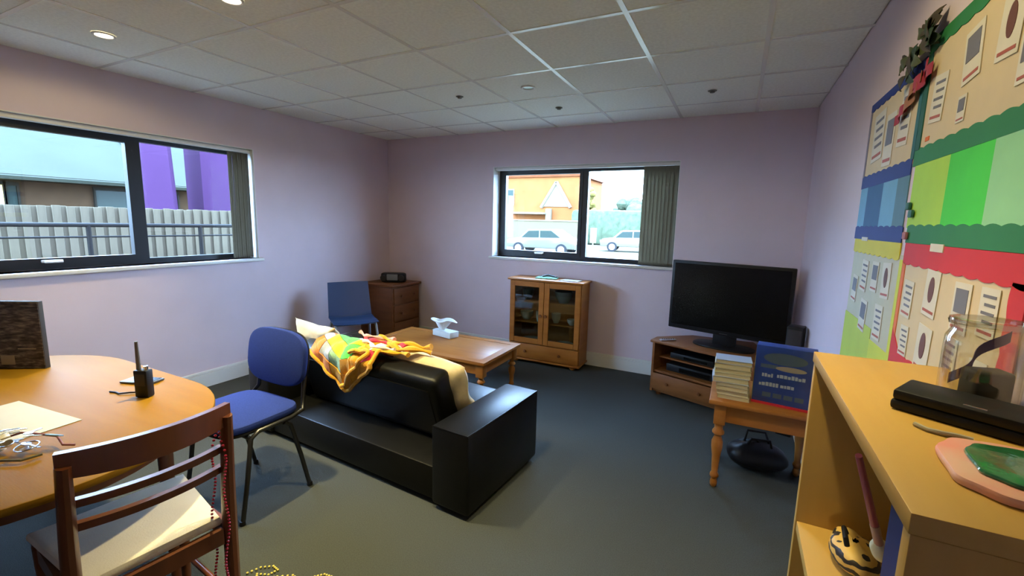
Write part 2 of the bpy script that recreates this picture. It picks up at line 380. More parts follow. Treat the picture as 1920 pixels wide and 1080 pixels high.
# back side: car park, brick house, cars, trees
ob = matx('orange_brick', (.52, .23, .11), .85, var=.12, scale=1.2)
hw = thing('orange_brick_house', (-17.3, 41, GZ), 0, 'orange brick house with a white gable trim beyond the car park', 'house')
MB().box(-7, 3.6, 0, 8, 0, 6.1).build('wall', ob, hw, smooth=False)
MB().prism([(-7.4, 6.1), (4, 6.1), (-1.7, 9.6)], -8, .2, M=Matrix.Rotation(R(90), 4, 'X')).build('roof', matx('terracotta_tile', (.30, .11, .06), .8, var=.15, scale=2), hw, smooth=False)
wt_ = flatx('white_trim', (.42, .42, .42))
for sx in (-1, 1): MB().cyl((1.4, -.12, 5.6), (1.4+sx*1.5, -.12, 3.2), .17, seg=6).build('gable_board', wt_, hw)
MB().prism([(0.1, 3.3), (2.7, 3.3), (1.4, 5.5)], 0, .06, M=Matrix.Translation((0, -.06, 0)) @ Matrix.Rotation(R(90), 4, 'X')).build('gable_panel', wt_, hw, smooth=False)
BX('porch_column', wt_, hw, .55, 1.05, -.6, -.1, 0, 3.1, bev=.05)
BX('porch_roof', wt_, hw, -3.2, .6, -1.3, -.02, 2.55, 2.72)
for x in (-3.7, -5.8):
    f_ = BX('window', wt_, hw, x-.6, x+.6, -.08, .02, 3.4, 5.0); BX('pane', wglass, f_, x-.5, x+.5, -.1, -.07, 3.5, 4.9, smooth=False)
gw = thing('garden_wall', (-19, 36, GZ), 0, 'pale rendered low wall in front of the orange house', 'wall')
MB().box(-4, 7.3, 0, .25, 0, 1.9).build('wall_panel', matx('pale_render', (.27, .26, .23), .9, var=.05), gw, smooth=False)
BX('coping', wt_, gw, -4.05, 7.35, -.06, .31, 1.9, 2.0)
def car(x, y, rz, col, label):
    r = thing('parked_car', (x, y, GZ), rz, label, 'car', 'cars parked outside the back window')
    bodym = matx('car_paint_' + label.split()[0], col, .25, coat=.5)
    side = [(-2.05, .35), (-2.1, .62), (-1.95, .82), (-1.25, .92), (-.75, 1.38), (.75, 1.42), (1.45, .98), (2.0, .9), (2.1, .6), (2.05, .35)]
    MB().prism(side, -.82, .82, bev=.06, M=Matrix.Rotation(R(90), 4, 'X')).build('body', bodym, r)
    for sy in (-1, 1):
        MB().prism([(-1.1, .93), (-.68, 1.3), (-.05, 1.33), (-.05, .95)], -.012, .012, M=Matrix.Translation((0, sy*.825, 0)) @ Matrix.Rotation(R(90), 4, 'X')).build('side_window', wglass, r, smooth=False)
        MB().prism([(.03, .95), (.03, 1.33), (.68, 1.34), (1.2, .98)], -.012, .012, M=Matrix.Translation((0, sy*.825, 0)) @ Matrix.Rotation(R(90), 4, 'X')).build('side_window', wglass, r, smooth=False)
        for sx in (-1.3, 1.3):
            q = MB().cyl((sx, sy*.72, .32), (sx, sy*.86, .32), .32, seg=20).build('wheel', M['blackpl'], r)
            MB().cyl((sx, sy*.84, .32), (sx, sy*.875, .32), .2, seg=12).build('hub_cap', M['greymetal'], q)
    for sx in (-1, 1): BX('lamp', wt_, r, sx*2.09-.04, sx*2.09+.04, -.7, .7, .6, .74, bev=.02)
car(-9.9, 24, 0, (.24, .28, .31), 'silver hatchback parked outside the back window')
car(-6.1, 30, R(8), (.30, .33, .34), 'pale hatchback parked right of the silver one')
bo = thing('white_bollard_sign', (-8.6, 29.2, GZ), 0, 'white upright sign post right of the silver car', 'post')
MB().cyl((0, 0, 0), (0, 0, .6), .05).build('post', wt_, bo); BX('sign_plate', wt_, bo, -.22, .22, -.03, .03, .5, 1.5, bev=.02)
def tree(x, y, h, r_, col, label, seed):
    rnd = random.Random(seed)
    t = thing('tree', (x, y, GZ), 0, label, 'tree', 'trees beyond the car park')
    MB().cyl((0, 0, 0), (0, 0, h*.55), .22, .12, seg=8).build('trunk', flatx('bark', (.09, .07, .05)), t)
    mb = MB()
    for k in range(26):
        a = rnd.uniform(0, 2*PI); q = rnd.uniform(0, 1)**.6; zz = rnd.uniform(.18, .95)
        rr = r_*q*(1-.5*abs(zz-.45)); s_ = bmesh.new(); bmesh.ops.create_icosphere(s_, subdivisions=2, radius=r_*rnd.uniform(.3, .48))
        for v in s_.verts: v.co *= 1+.28*noise.noise(v.co*2.3+Vector((k, seed, 0)))
        mb._merge(s_, Matrix.Translation((rr*math.cos(a), rr*math.sin(a), h*zz)))
    mb.build('foliage', matx('foliage_%d' % seed, col, .9, var=.35, scale=2.5), t, smooth=False)
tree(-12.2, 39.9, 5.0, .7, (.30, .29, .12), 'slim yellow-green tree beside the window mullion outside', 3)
tree(-9.6, 44, 3.9, 1.7, (.18, .27, .25), 'rounded tree hazed blue-green right of the slim yellow tree', 4)  # pale teal leaf colour has the distance haze painted in
tree(-5.6, 47, 4.0, 1.7, (.18, .27, .26), 'broad tree hazed blue-green nearest the back-window blind', 5)  # haze put into the foliage colour here as well
hd = tag(BX('hedge', matx('hedge_leaf', (.16, .25, .22), .9, var=.3, scale=3, bump=.5), None, -13.0, 4, 37, 38.2, GZ, 2.6, bev=.35), 'long clipped hedge at the far side of the car park', 'hedge')  # hedge green shifted to teal, distance haze in the colour

# ================================================================== FURNITURE
def turned_leg(h, r, blk=.0, seg=16):
    """profile of a turned pine leg of height h, square block handled apart"""
    z = h
    return [(r*.35, 0), (r*.62, .012), (r*.66, .03), (r*.5, .05), (r*.78, .066), (r*.78, .078), (r*.55, .092), (r*.72, .14*h/.4+.05), (r*.98, h*.62), (r*1.0, h*.72), (r*.62, h*.80), (r*.62, h*.815), (r*1.06, h*.85), (r*1.06, h*.88), (r*.66, h*.93), (r*.72, h)]

# ---- oval dining table
dt = thing('oval_dining_table', (-2.46, .53, 0), 0, 'oval honey-coloured wooden dining table under the left window', 'table')
def superell(a, b_, n=72, e=2.0): return [(a*math.copysign(abs(math.cos(t))**(2/e), math.cos(t)), b_*math.copysign(abs(math.sin(t))**(2/e), math.sin(t))) for t in [2*PI*k/n for k in range(n)]]
def stadium(h, r_, n=32): return [(h+r_*math.cos(t), r_*math.sin(t)) for t in [-PI/2+PI*k/n for k in range(n+1)]] + [(-h-r_*math.cos(t), -r_*math.sin(t)) for t in [-PI/2+PI*k/n for k in range(n+1)]]
MB().prism(stadium(.31, .575), .706, .73, bev=.006).build('tabletop', M['table'], dt)
ap = MB(); e1 = stadium(.31, .46, 20)
for (x0, y0), (x1, y1) in zip(e1, e1[1:]+e1[:1]):
    d_ = Vector((x1-x0, y1-y0)); ang = math.atan2(d_.y, d_.x)
    ap.box(-d_.length/2-.002, d_.length/2+.002, -.009, .009, .635, .707, M=Matrix.Translation(((x0+x1)/2, (y0+y1)/2, 0)) @ Matrix.Rotation(ang, 4, 'Z'))
ap.build('apron', M['maho'], dt)
for sx in (-1, 1):
    for sy in (-1, 1):
        l_ = MB(); l_.box(-.03, .03, -.03, .03, .60, .706, bev=.003); l_.cyl((0, 0, 0), (0, 0, .60), .017, .027, 16)
        q = l_.build('leg', M['maho'], dt); q.location = (sx*.52, sy*.34, 0)

# ---- wooden dining chair in front, facing the table
wc = thing('wooden_dining_chair', (-1.684, .654, 0), R(173-90), 'mahogany ladder-back dining chair with cream pad and red beads on its post', 'chair')
# local: +y is the facing direction, back at -y, x to the chair's right
def bowed(z, hgt, th, half, sag, lean, nm, top=False):
    def f(u, v):
        x = (u*2-1)*half; y = -.215-lean - sag*(1-(x/half)**2)
        return (x, y, z + v*hgt + (.012*(x/half)**2 if top else 0))
    o_ = MB().grid(f, 14, 1, th).build(nm, M['maho'], wc); return o_
for sx in (-1, 1):
    pts = [(sx*.19, -.235, 0), (sx*.192, -.205, .25), (sx*.195, -.20, .45), (sx*.193, -.215, .62), (sx*.19, -.243, .845)]
    MB().tube(pts, [.017, .020, .022, .020, .017], 10, 1.25).build('back_post', M['maho'], wc)
    MB().tube([(sx*.185, .185, 0), (sx*.19, .18, .44)], [.015, .021], 10).build('front_leg', M['maho'], wc)
def toprail():
    def f(u, v):
        x = (u*2-1)*.205; s_ = 1-(x/.205)**2
        return (x, -.240 - .046*s_ ,   .800 + v*(.068+.012*s_) + .012*(1-s_))
    return MB().grid(f, 16, 2, .020)
toprail().build('top_rail', M['maho'], wc)
bowed(.712, .022, .020, .186, .036, .002, 'back_slat'); bowed(.642, .022, .020, .187, .034, -.004, 'back_slat')
sf = MB(); sf.box(-.17, .17, .165, .187, .385, .44); sf.box(-.17, .17, -.212, -.19, .385, .44)
sf.box(-.202, -.18, -.19, .165, .385, .44); sf.box(.18, .202, -.19, .165, .385, .44)
sf.build('seat_rail', M['maho'], wc)
MB().prism([(-.175, -.19), (.175, -.19), (.215, .21), (-.215, .21)], .44, .476, bev=.014).build('seat_pad', M['seat'], wc)
MB().cyl((-.185, .18, .16), (-.19, -.21, .16), .010).build('stretcher', M['maho'], wc); MB().cyl((.185, .18, .16), (.19, -.21, .16), .010).build('stretcher', M['maho'], wc)
# red bead strings hanging on the right-hand post
def beads(name, pts, r_, m, label, group=None, gap=1.0):
    pts = [Vector(p) for p in pts]; out = []; L = 0; mb = MB()
    for a, b_ in zip(pts, pts[1:]):
        d_ = (b_-a).length; n_ = max(1, int(d_/(2*r_*gap)))
        for k in range(n_):
            s_ = bmesh.new(); bmesh.ops.create_icosphere(s_, subdivisions=1, radius=r_); mb._merge(s_, Matrix.Translation(a.lerp(b_, k/n_)))
    o_ = mb.build(name, m, None); tag(o_, label, 'beads', group); return o_
redb = mat('red_bead', (.32, .012, .03), .25)
wc_m = Matrix.Translation((-1.684, .654, 0)) @ Matrix.Rotation(R(173-90), 4, 'Z')
loop = []
for k in range(60):
    t = k/59; side = -1 if k % 2 == 0 else 1
ring = []
for k in range(90):
    t = 2*PI*k/89
    ring.append(wc_m @ Vector((.158 + .006*math.sin(9*t) + .014*math.cos(t), -.225 - .046*math.sin(t) + .012*math.cos(t)*0, .485 + .35*math.cos(t))))
beads('red_bead_necklace', ring, .0048, redb, 'red bead necklace hung over the back corner of the mahogany chair')

# ---- blue conference chair
bc = thing('blue_office_chair', (-2.25, 1.36, 0), 0, 'royal blue padded stacking chair with black tube legs behind the table end', 'chair')
def pad(w_, d_, t_, n=4.0, k=40): return superell(w_/2, d_/2, k, n)
MB().prism(pad(.46, .43, 0, 4.5), .445, .485, bev=.014).build('seat', M['bluefab'], bc)
MB().prism(pad(.45, .41, 0, 4.5), .43, .446, bev=.004).build('seat_shell', M['blackpl'], bc)
def backf(u, v):
    # rounded back pad, slightly curved
    return 0
bp = superell(.235, .155, 48, 3.2)
t = MB(); t.prism(bp, -.018, .018, bev=.012, M=Matrix.Translation((0, .225, .705)) @ Matrix.Rotation(R(82), 4, 'X'))
t.build('backrest', M['bluefab'], bc)
t = MB(); t.prism(superell(.228, .148, 48, 3.2), -.006, .006, bev=.002, M=Matrix.Translation((0, .249, .708)) @ Matrix.Rotation(R(82), 4, 'X')); t.build('back_shell', M['blackpl'], bc)
for sx in (-1, 1):
    x = sx*.235
    MB().tube([(x, -.165, .006), (x, -.13, .2), (x, -.10, .41), (x, -.06, .436), (x, .12, .436), (x*.93, .205, .445), (x*.80, .235, .50), (x*.78, .262, .70)], .0115, 10, 1.0).build('front_leg', M['blackmetal'], bc)
    MB().tube([(x, .215, .006), (x, .17, .2), (x, .115, .40), (x, .08, .424)], .0115, 10, 1.0).build('rear_leg', M['blackmetal'], bc)
    for yy in (-.166, .216): 
        q = MB().cyl((x, yy, 0), (x, yy, .022), .0145, .013, 10).build('foot_cap', M['blackpl'], bc)
MB().cyl((-.235, -.10, .415), (.235, -.10, .415), .010).build('cross_bar', M['blackmetal'], bc); MB().cyl((-.235, .1, .412), (.235, .1, .412), .010).build('cross_bar', M['blackmetal'], bc)

# ---- black leather sofa bed
SO = (-1.07, 1.72, 0); SR = R(-4)
sofa = thing('leather_sofa', SO, SR, 'low black leather sofa bed seen from behind with tilted backrest', 'sofa')
BX('arm', M['leather'], sofa, -.235, 0, 0, .73, .025, .455, bev=.018); BX('arm', M['leather'], sofa, -1.88, -1.645, 0, .73, .025, .455, bev=.018)
BX('base', M['leather'], sofa, -1.645, -.235, .02, .70, .03, .215, bev=.012)
for x0, x1 in ((-1.64, -.942), (-.938, -.24)): BX('seat_cushion', M['leather'], sofa, x0, x1, .37, .745, .215, .40, bev=.035, seg=3) if False else MB().box(x0, x1, .37, .745, .216, .40, bev=.035, seg=3).build('seat_cushion', M['leather'], sofa)
lean = Matrix.Translation((0, .345, .23)) @ Matrix.Rotation(R(19), 4, 'X')
MB().box(-1.56, -.33, -.075, .075, -.005, .43, bev=.04, M=lean, seg=4).build('backrest', M['leather'], sofa)
MB().box(-1.50, -.39, -.079, -.072, .05, .36, bev=.003, M=lean, seg=1).build('back_panel', M['leather'], sofa)
for x in (-1.80, -.08):
    for y in (.08, .65): MB().cyl((x, y, 0), (x, y, .03), .025, .028).build('foot', M['blackpl'], sofa)
# seam on the arm front edge
MB().tube([(-.228, .004, .45), (-.007, .004, .45), (-.003, .36, .45), (-.007, .722, .45)], .004, 6).build('piping', M['leather'], sofa)

SM = Matrix.Translation(SO) @ Matrix.Rotation(SR, 4, 'Z')
# ---- cushions leaning in front of the backrest (world things)
def cushion(name, label, w_, h_, t_, Mx, mat_, pinch=.5, seed=0, n=22):
    """pillow: two bulging faces meeting at a seam, corners pulled out; local x width, z height, y thickness"""
    mb = MB()
    def side(sg):
        def f(u, v):
            x, z = u*2-1, v*2-1
            ex = 1 - .10*pinch*(1-z*z)*1.0; ez = 1 - .12*pinch*(1-x*x)
            bul = (max(0, 1-x**4)*max(0, 1-z**4))**.55
            wr = .05*noise.noise(Vector((x*3+seed, z*3, sg)))
            return Vector((x*w_/2*ex, sg*t_/2*bul*(1+wr*2), z*h_/2*ez)) + Vector((0, .3*t_*noise.noise(Vector((x*1.5+seed, z*1.5, 5))), 0))
        return f
    mb.grid(side(1), n, n); mb.grid(side(-1), n, n)
    bmesh.ops.remove_doubles(mb.b, verts=mb.b.verts, dist=.0008)
    o_ = mb.build(name, mat_, None, ang=80); o_.matrix_world = Mx; tag(o_, label, 'cushion', 'cream sofa cushions'); return o_
lm = SM @ Matrix.Translation((0, .345, .23)) @ Matrix.Rotation(R(19), 4, 'X')
cushion('sofa_cushion', 'cream cushion slumped over the backrest beside the right sofa arm', .56, .40, .15, SM @ Matrix.Translation((-.54, .375, .505)) @ Matrix.Rotation(R(4), 4, 'Y') @ Matrix.Rotation(R(24), 4, 'X'), M['cream'], .15, 1)
cushion('sofa_cushion', 'cream cushion with pointed corners standing behind the patchwork blanket', .47, .30, .12, SM @ Matrix.Translation((-1.55, .34, .607)) @ Matrix.Rotation(R(0), 4, 'Y') @ Matrix.Rotation(R(14), 4, 'X'), M['cream'], 1.8, 2)
# ---- patchwork blanket over the backrest
bl = thing('patchwork_blanket', SO, SR, 'crocheted patchwork blanket with mustard border draped over the sofa back', 'blanket')
prof = [(.40, .50), (.345, .60), (.30, .668), (.235, .695), (.165, .675), (.125, .62), (.155, .52), (.185, .43), (.205, .37)]   # (y,z) front to rear
plen = [0]
for a, c in zip(prof, prof[1:]): plen.append(plen[-1]+math.dist(a, c))
def path(t):
    s_ = t*plen[-1]
    for i in range(len(prof)-1):
        if s_ <= plen[i+1] or i == len(prof)-2:
            k = (s_-plen[i])/(plen[i+1]-plen[i]); return (prof[i][0]+(prof[i+1][0]-prof[i][0])*k, prof[i][1]+(prof[i+1][1]-prof[i][1])*k)
def drape(u, v, lift=0.0):
    """u across (0 left..1 right), v from front to the hanging rear edge"""
    tmax = .56 + .36*max(0, 1-abs(u-.52)/.62)
    t = .06 + v*(tmax-.06)
    y, z = path(min(t, 1))
    x = -1.29 + .50*u + .07*v*(u-.5) - .05*(v-.5)
    f_ = .018*math.sin(u*17+v*3) + .012*noise.noise(Vector((u*5, v*5, 1)))
    # push outwards from the backrest centre
    n_ = Vector((0, y-.27, z-.50)); n_.normalize()
    return Vector((x, y, z)) + n_*(.014+abs(f_)+lift)
cols = {'white': (.72, .70, .66), 'apricot': (.75, .42, .16), 'green': (.10, .62, .10), 'yellow': (.80, .58, .02), 'orange': (.75, .22, .04), 'red': (.55, .02, .05), 'mint': (.35, .62, .40), 'pink': (.75, .35, .32), 'grey': (.35, .38, .42), 'mustard': (.70, .33, .015)}
yarn = {k: mat('yarn_'+k, c, .95, var=.1, scale=90, bump=.5, bscale=160, sheen=.2) for k, c in cols.items()}
grid_c = [['apricot', 'apricot', 'orange', 'grey', 'orange', 'orange'],
          ['apricot', 'white', 'green', 'yellow', 'grey', 'orange'],
          ['white', 'white', 'green', 'yellow', 'mint', 'mustard'],
          ['pink', 'red', 'yellow', 'green', 'mustard', 'mustard'],
          ['red', 'pink', 'white', 'mustard', 'mustard', 'mustard'],
          ['pink', 'mustard', 'mustard', 'white', 'red', 'mustard']]
for i in range(6):
    for j in range(6):
        def f(u, v, i=i, j=j): return drape((i+.02+u*.96)/6, (j+.02+v*.96)/6, .004*math.sin(PI*u)*math.sin(PI*v))
        MB().grid(f, 4, 4, .006).build('patch', yarn[grid_c[i][j]], bl)
def edge(us): return [drape(u, v, .006) for u, v in us]
MB().tube(edge([(k/24, 1.0) for k in range(25)]), .013, 8, 1).build('border', yarn['mustard'], bl)
MB().tube(edge([(1.0, k/16) for k in range(17)]), .013, 8, 1).build('border', yarn['mustard'], bl)
MB().tube([drape(.62+.3*math.sin(k/5), .62+.36*k/20, .02) for k in range(19)], .013, 8).build('border', yarn['mustard'], bl)
# bunched end trailing right along the backrest top
def strand(x0, x1, y0, y1, z0, amp, ph, r_):
    pts = []
    for k in range(22):
        t = k/21; x = x0+(x1-x0)*t
        pts.append((x, y0+(y1-y0)*t+.02*math.sin(t*7+ph), z0+amp*abs(math.sin(t*6+ph))+.012*(1-t)))
    return MB().tube(pts, [r_*(.8+.35*math.sin(k*.9+ph)) for k in range(22)], 8)
strand(-.92, -.50, .22, .30, .70, .022, 0, .019).build('border', yarn['mustard'], bl)
strand(-.90, -.53, .27, .33, .715, .02, 1.2, .017).build('border', yarn['mustard'], bl)
strand(-.90, -.60, .17, .22, .69, .008, 2.1, .014).build('border', yarn['mustard'], bl)
strand(-.95, -.70, .19, .20, .71, .012, .7, .013).build('trim_loop', yarn['white'], bl)
strand(-.98, -.66, .24, .27, .72, .012, 2.7, .013).build('trim_loop', yarn['red'], bl)
strand(-1.06, -.78, .26, .29, .735, .012, 2.0, .012).build('trim_loop', yarn['pink'], bl)

# ---- coffee table
ct = thing('coffee_table', (-2.22, 3.125, 0), 0, 'square-edged orange pine coffee table with turned legs behind the sofa', 'table')
BX('tabletop', M['pineh'], ct, -.60, .60, -.315, .325, .395, .42, bev=.008)
tf = MB(); 
for a in ((-.602, .602, -.317, -.25), (-.602, .602, .26, .327)): tf.box(*a, .4195, .4225, bev=.001, seg=1)
for a in ((-.602, -.535, -.25, .26), (.535, .602, -.25, .26)): tf.box(*a, .4195, .4225, bev=.001, seg=1)
tf.build('top_border', M['pine'], ct)
ap = MB(); ap.box(-.53, .53, -.275, -.255, .31, .396); ap.box(-.53, .53, .265, .285, .31, .396); ap.box(-.56, -.54, -.24, .25, .31, .396); ap.box(.54, .56, -.24, .25, .31, .396)
ap.build('apron', M['pine'], ct)
for sx in (-1, 1):
    for sy in (-1, 1):
        l_ = MB(); l_.box(-.032, .032, -.032, .032, .29, .396, bev=.003); l_.lathe(turned_leg(.29, .030), 18)
        q = l_.build('leg', M['pine'], ct); q.location = (sx*.545, sy*.265+.005, 0)
tb = thing('tissue_box', (-2.33, 3.33, .4225), R(-12), 'white tissue box with tissue pulled out on the coffee table', 'tissue box')
MB().box(-.115, .115, -.055, .055, 0, .055, bev=.004).build('carton', flat('tissue_carton', (.62, .70, .72)), tb)
def tis(u, v):
    a = u*2*PI; r_ = .016 + .078*v**.8*(1+.35*math.sin(2*a)+.2*noise.noise(Vector((math.cos(a)*2, math.sin(a)*2, v*3))))
    return Vector((r_*math.cos(a)*1.25-.03*(1-v)+(-.02), r_*math.sin(a)*.7, .05 + .10*math.sin(v*PI*.62)-.01*v*math.sin(3*a)))
MB().grid(tis, 30, 8, .0015).build('tissue', flat('tissue_white', (.80, .86, .90)), tb)

# ---- glass-fronted cabinet
gc = thing('glass_door_cabinet', (-2.10, 4.17, 0), 0, 'small pine cabinet with two glazed doors below the back window', 'cabinet')
W_, D_, Z_ = .78, .275, .88
cs = MB(); cs.box(0, .02, .018, D_, .05, Z_); cs.box(W_-.02, W_, .018, D_, .05, Z_); cs.box(.02, W_-.02, D_-.012, D_, .05, Z_); cs.box(.02, W_-.02, .018, D_-.012, .05, .07); cs.box(.02, W_-.02, .018, D_-.012, .20, .215)
cs.box(.38, .40, .018, .06, .215, Z_)
cs.build('carcass', M['pine'], gc)
MB().box(-.022, W_+.022, -.018, D_+.005, Z_, Z_+.022, bev=.006).build('top', M['pineh'], gc)
MB().box(-.012, W_+.012, -.008, D_, .035, .055, bev=.006).build('plinth', M['pine'], gc)
for z in (.43, .645): BX('shelf', M['pineh'], gc, .02, W_-.02, .05, D_-.012, z, z+.016)
def gdoor(x0, x1, knobx):
    f = .055; d = MB(); z0, z1 = .222, Z_-.005
    d.box(x0, x0+f, -.002, .018, z0, z1, bev=.003, seg=1); d.box(x1-f, x1, -.002, .018, z0, z1, bev=.003, seg=1); d.box(x0+f, x1-f, -.001, .018, z0, z0+f, bev=.002, seg=1); d.box(x0+f, x1-f, -.001, .018, z1-f, z1, bev=.002, seg=1)
    o_ = d.build('door', M['pine'], gc); BX('pane', M['cabglass'], o_, x0+f, x1-f, .006, .010, z0+f, z1-f, smooth=False)
    MB().lathe([(.006, 0), (.008, .008), (.016, .018), (.014, .028), (.003, .031)], 14, M=Matrix.Translation((knobx, -.002, .53)) @ Matrix.Rotation(R(90), 4, 'X')).build('knob', M['darkpine'], o_)
gdoor(.004, .388, .362); gdoor(.392, W_-.004, .418)
dr = MB().box(.006, W_-.006, -.002, .018, .062, .212, bev=.004).build('drawer', M['pine'], gc)
for x in (.2, .58): MB().lathe([(.006, 0), (.008, .008), (.016, .018), (.014, .028), (.003, .031)], 14, M=Matrix.Translation((x, -.002, .137)) @ Matrix.Rotation(R(90), 4, 'X')).build('knob', M['darkpine'], dr)
for x in (.07, W_-.07):
    for y in (.04, D_-.05): MB().lathe([(.016, 0), (.03, .012), (.032, .024), (.02, .036)], 14, M=Matrix.Translation((x, y, 0))).build('bun_foot', M['pine'], gc)
# contents of the cabinet
crock = flat('pale_crockery', (.45, .50, .48), .3); dkobj = flat('dark_green_glassware', (.03, .05, .05), .3)
def plate_stack(x, z, lab, n=3):
    for k in range(n):
        o_ = MB().lathe([(.04, .004), (.05, 0), (.09, .012), (.092, .015), (.05, .006), (.001, .006)], 20, close=False).build('dinner_plate', crock); o_.location = (x, 4.305, z+.008*k)
        tag(o_, ('bottom', 'second', 'third')[k] + lab, 'plate', 'plates at the bottom of the glass cabinet')
plate_stack(-1.90, .216,  ' pale plate of the stack at the lower left inside the glass cabinet'); plate_stack(-1.52, .216,  ' pale plate of the stack at the lower right inside the glass cabinet', 2)
def bowl(x, y, z, r_, h, m, lab, cat='bowl', name='bowl'):
    o_ = MB().lathe([(r_*.5, 0), (r_*.55, .004), (r_*.9, h*.5), (r_, h), (r_*.95, h), (r_*.8, h*.5), (r_*.4, .008)], 20, close=False).build(name, m); o_.location = (x, y, z); tag(o_, lab, cat, 'crockery in the glass cabinet')
bowl(-1.96, 4.31, .446, .07, .09, crock, 'pale bowl on the left middle shelf of the glass cabinet'); bowl(-1.80, 4.27, .446, .035, .11, flat('white_mug', (.6, .6, .56), .3), 'white cup beside the left cabinet door knob', 'cup', 'cup')
bowl(-1.62, 4.30, .446, .05, .10, crock, 'pale cup on the right middle shelf of the glass cabinet', 'cup', 'cup'); bowl(-1.44, 4.28, .446, .05, .06, crock, 'small bowl at the right end of the middle shelf')
bowl(-1.95, 4.31, .661, .06, .11, dkobj, 'dark jug on the top left shelf of the glass cabinet', 'jug', 'jug'); bowl(-1.55, 4.31, .661, .09, .12, flat('grey_crockery', (.25, .27, .24), .4), 'grey mixing bowl on the top right shelf of the glass cabinet')
# things on the cabinet top
pd = thing('green_paper_pad', (-1.74, 4.31, .902), R(8), 'mint green pad of papers on the glass cabinet', 'papers')
MB().box(-.11, .11, -.07, .07, 0, .012, bev=.002).build('pad_block', flat('mint_paper', (.25, .55, .42)), pd); MB().tube([(-.06, .02, .016), (.0, .05, .03), (.07, .03, .018), (.1, .0, .016)], .009, 8).build('cord', dkobj, pd)
pp = thing('blue_leaflet', (-1.47, 4.27, .902), R(-6), 'pale blue leaflet on the right of the glass cabinet', 'papers')
MB().box(-.10, .10, -.07, .07, 0, .004).build('leaflet_cover', flat('pale_blue_paper', (.45, .55, .80)), pp, smooth=False); MB().box(-.09, .105, -.072, .06, .004, .007).build('inner_page', M['paper'], pp, smooth=False)

# ---- chest of drawers in the corner with CD radio
cd = thing('chest_of_drawers', (-4.012, 3.95, 0), 0, 'dark pine chest of drawers in the far left corner', 'chest of drawers')
BX('carcass', M['darkpine'], cd, .0, .50, .0, .49, .05, .69, bev=.004); BX('top', M['darkpine'], cd, 0, .525, -.02, .51, .69, .715, bev=.006); BX('plinth', M['darkpine'], cd, 0, .49, .01, .48, 0, .05)
for k in range(3):
    d_ = MB().box(.50, .516, .02, .47, .075+.205*k, .265+.205*k, bev=.004).build('drawer', M['darkpine'], cd)
    for y in (.13, .36): MB().lathe([(.006, 0), (.008, .008), (.016, .018), (.013, .028), (.003, .03)], 12, M=Matrix.Translation((.516, y, .17+.205*k)) @ Matrix.Rotation(R(90), 4, 'Y')).build('knob', M['maho'], d_)
ra = thing('portable_stereo', (-3.72, 4.22, .715), R(28), 'dark portable stereo on the corner chest of drawers', 'stereo')
MB().prism(superell(.15, .085, 40, 2.6), 0, .11, bev=.02).build('body', M['blackpl'], ra)
BX('front_panel', flat('grey_display', (.20, .21, .20), .3), ra, -.065, .065, -.092, -.07, .03, .10, bev=.006)
for sx in (-1, 1): MB().cyl((sx*.105, -.06, .055), (sx*.108, -.088, .055), .036, seg=18).build('speaker_grille', flat('grille', (.025, .02, .02)), ra)
# ---- blue plastic chair
pc = thing('plastic_chair', (-3.42, 3.27, 0), R(56), 'slate blue plastic chair with grey legs by the corner chest', 'chair')
# local facing -y
def shell(u, v):
    x = (u*2-1)
    if v < .5:
        t = v/.5; y = -.19+.36*t; z = .455-.012*math.sin(t*PI)-.03*max(0, .25-t)*4*.5; wd = .215
    else:
        t = (v-.5)/.5; y = .17+.085*t+.02*math.sin(t*PI*.5); z = .45+.36*t; wd = .215-.012*t
    return Vector((x*wd, y+.02*(x*x)*(-1 if v > .5 else 0), z+.012*x*x*(1 if v < .5 else 0)))
MB().grid(shell, 12, 24, .007).build('seat_shell', M['navyplastic'], pc)
for sx in (-1, 1):
    x = sx*.19
    MB().tube([(x*1.12, -.20, 0), (x*1.05, -.185, .30), (x, -.165, .415), (x, -.12, .438), (x, .10, .438), (x, .155, .41), (x*1.05, .20, .25), (x*1.12, .235, 0)], .012, 10).build('leg_frame', M['greymetal'], pc)
MB().cyl((-.19, -.12, .434), (.19, -.12, .434), .010).build('cross_bar', M['greymetal'], pc); MB().cyl((-.19, .1, .434), (.19, .1, .434), .010).build('cross_bar', M['greymetal'], pc)

# ---- television and stand
def put(poly, o0, rz): return poly
tvs = thing('corner_tv_stand', (-.585, 3.965, 0), R(-19.5), 'brown pine corner television stand with open shelf and drawer', 'tv stand')
# local: x along the front, y backwards
hz = .49
foot = [(0, 0), (.93, 0), (.955, .13), (.60, .60), (.16, .42), (-.02, .12)]
MB().prism([(-.015, -.018), (.945, -.018), (.975, .13), (.615, .62), (.15, .44), (-.035, .13)], hz-.022, hz, bev=.005).build('top', M['tvpine'], tvs)
inn = [(0.02, .02), (.91, .02), (.935, .13), (.59, .58), (.17, .40), (0, .12)]
MB().prism(inn, .03, .05).build('base_panel', M['tvpine'], tvs); MB().prism(inn, .205, .222).build('shelf', M['tvpine'], tvs); MB().prism([(.04, .06), (.56, .06), (.56, .30), (.10, .30)], .33, .342).build('shelf', M['tvpine'], tvs)
sd = MB(); sd.box(0, .02, 0, .13, .03, hz-.022); sd.box(.58, .60, .0, .40, .222, hz-.022); sd.box(.91, .93, 0, .13, .03, hz-.022)
sd.build('side_panel', M['tvpine'], tvs)
bkp = MB()
for a, c in zip([(.93, .13), (.59, .58), (.17, .40)], [(.59, .58), (.17, .40), (.0, .12)]):
    a, c = Vector(a), Vector(c); d_ = c-a; bkp.box(0, d_.length, -.006, .006, .05, hz-.022, M=Matrix.Translation((a.x, a.y, 0)) @ Matrix.Rotation(math.atan2(d_.y, d_.x), 4, 'Z'))
bkp.build('back_panel', M['darkpine'], tvs)
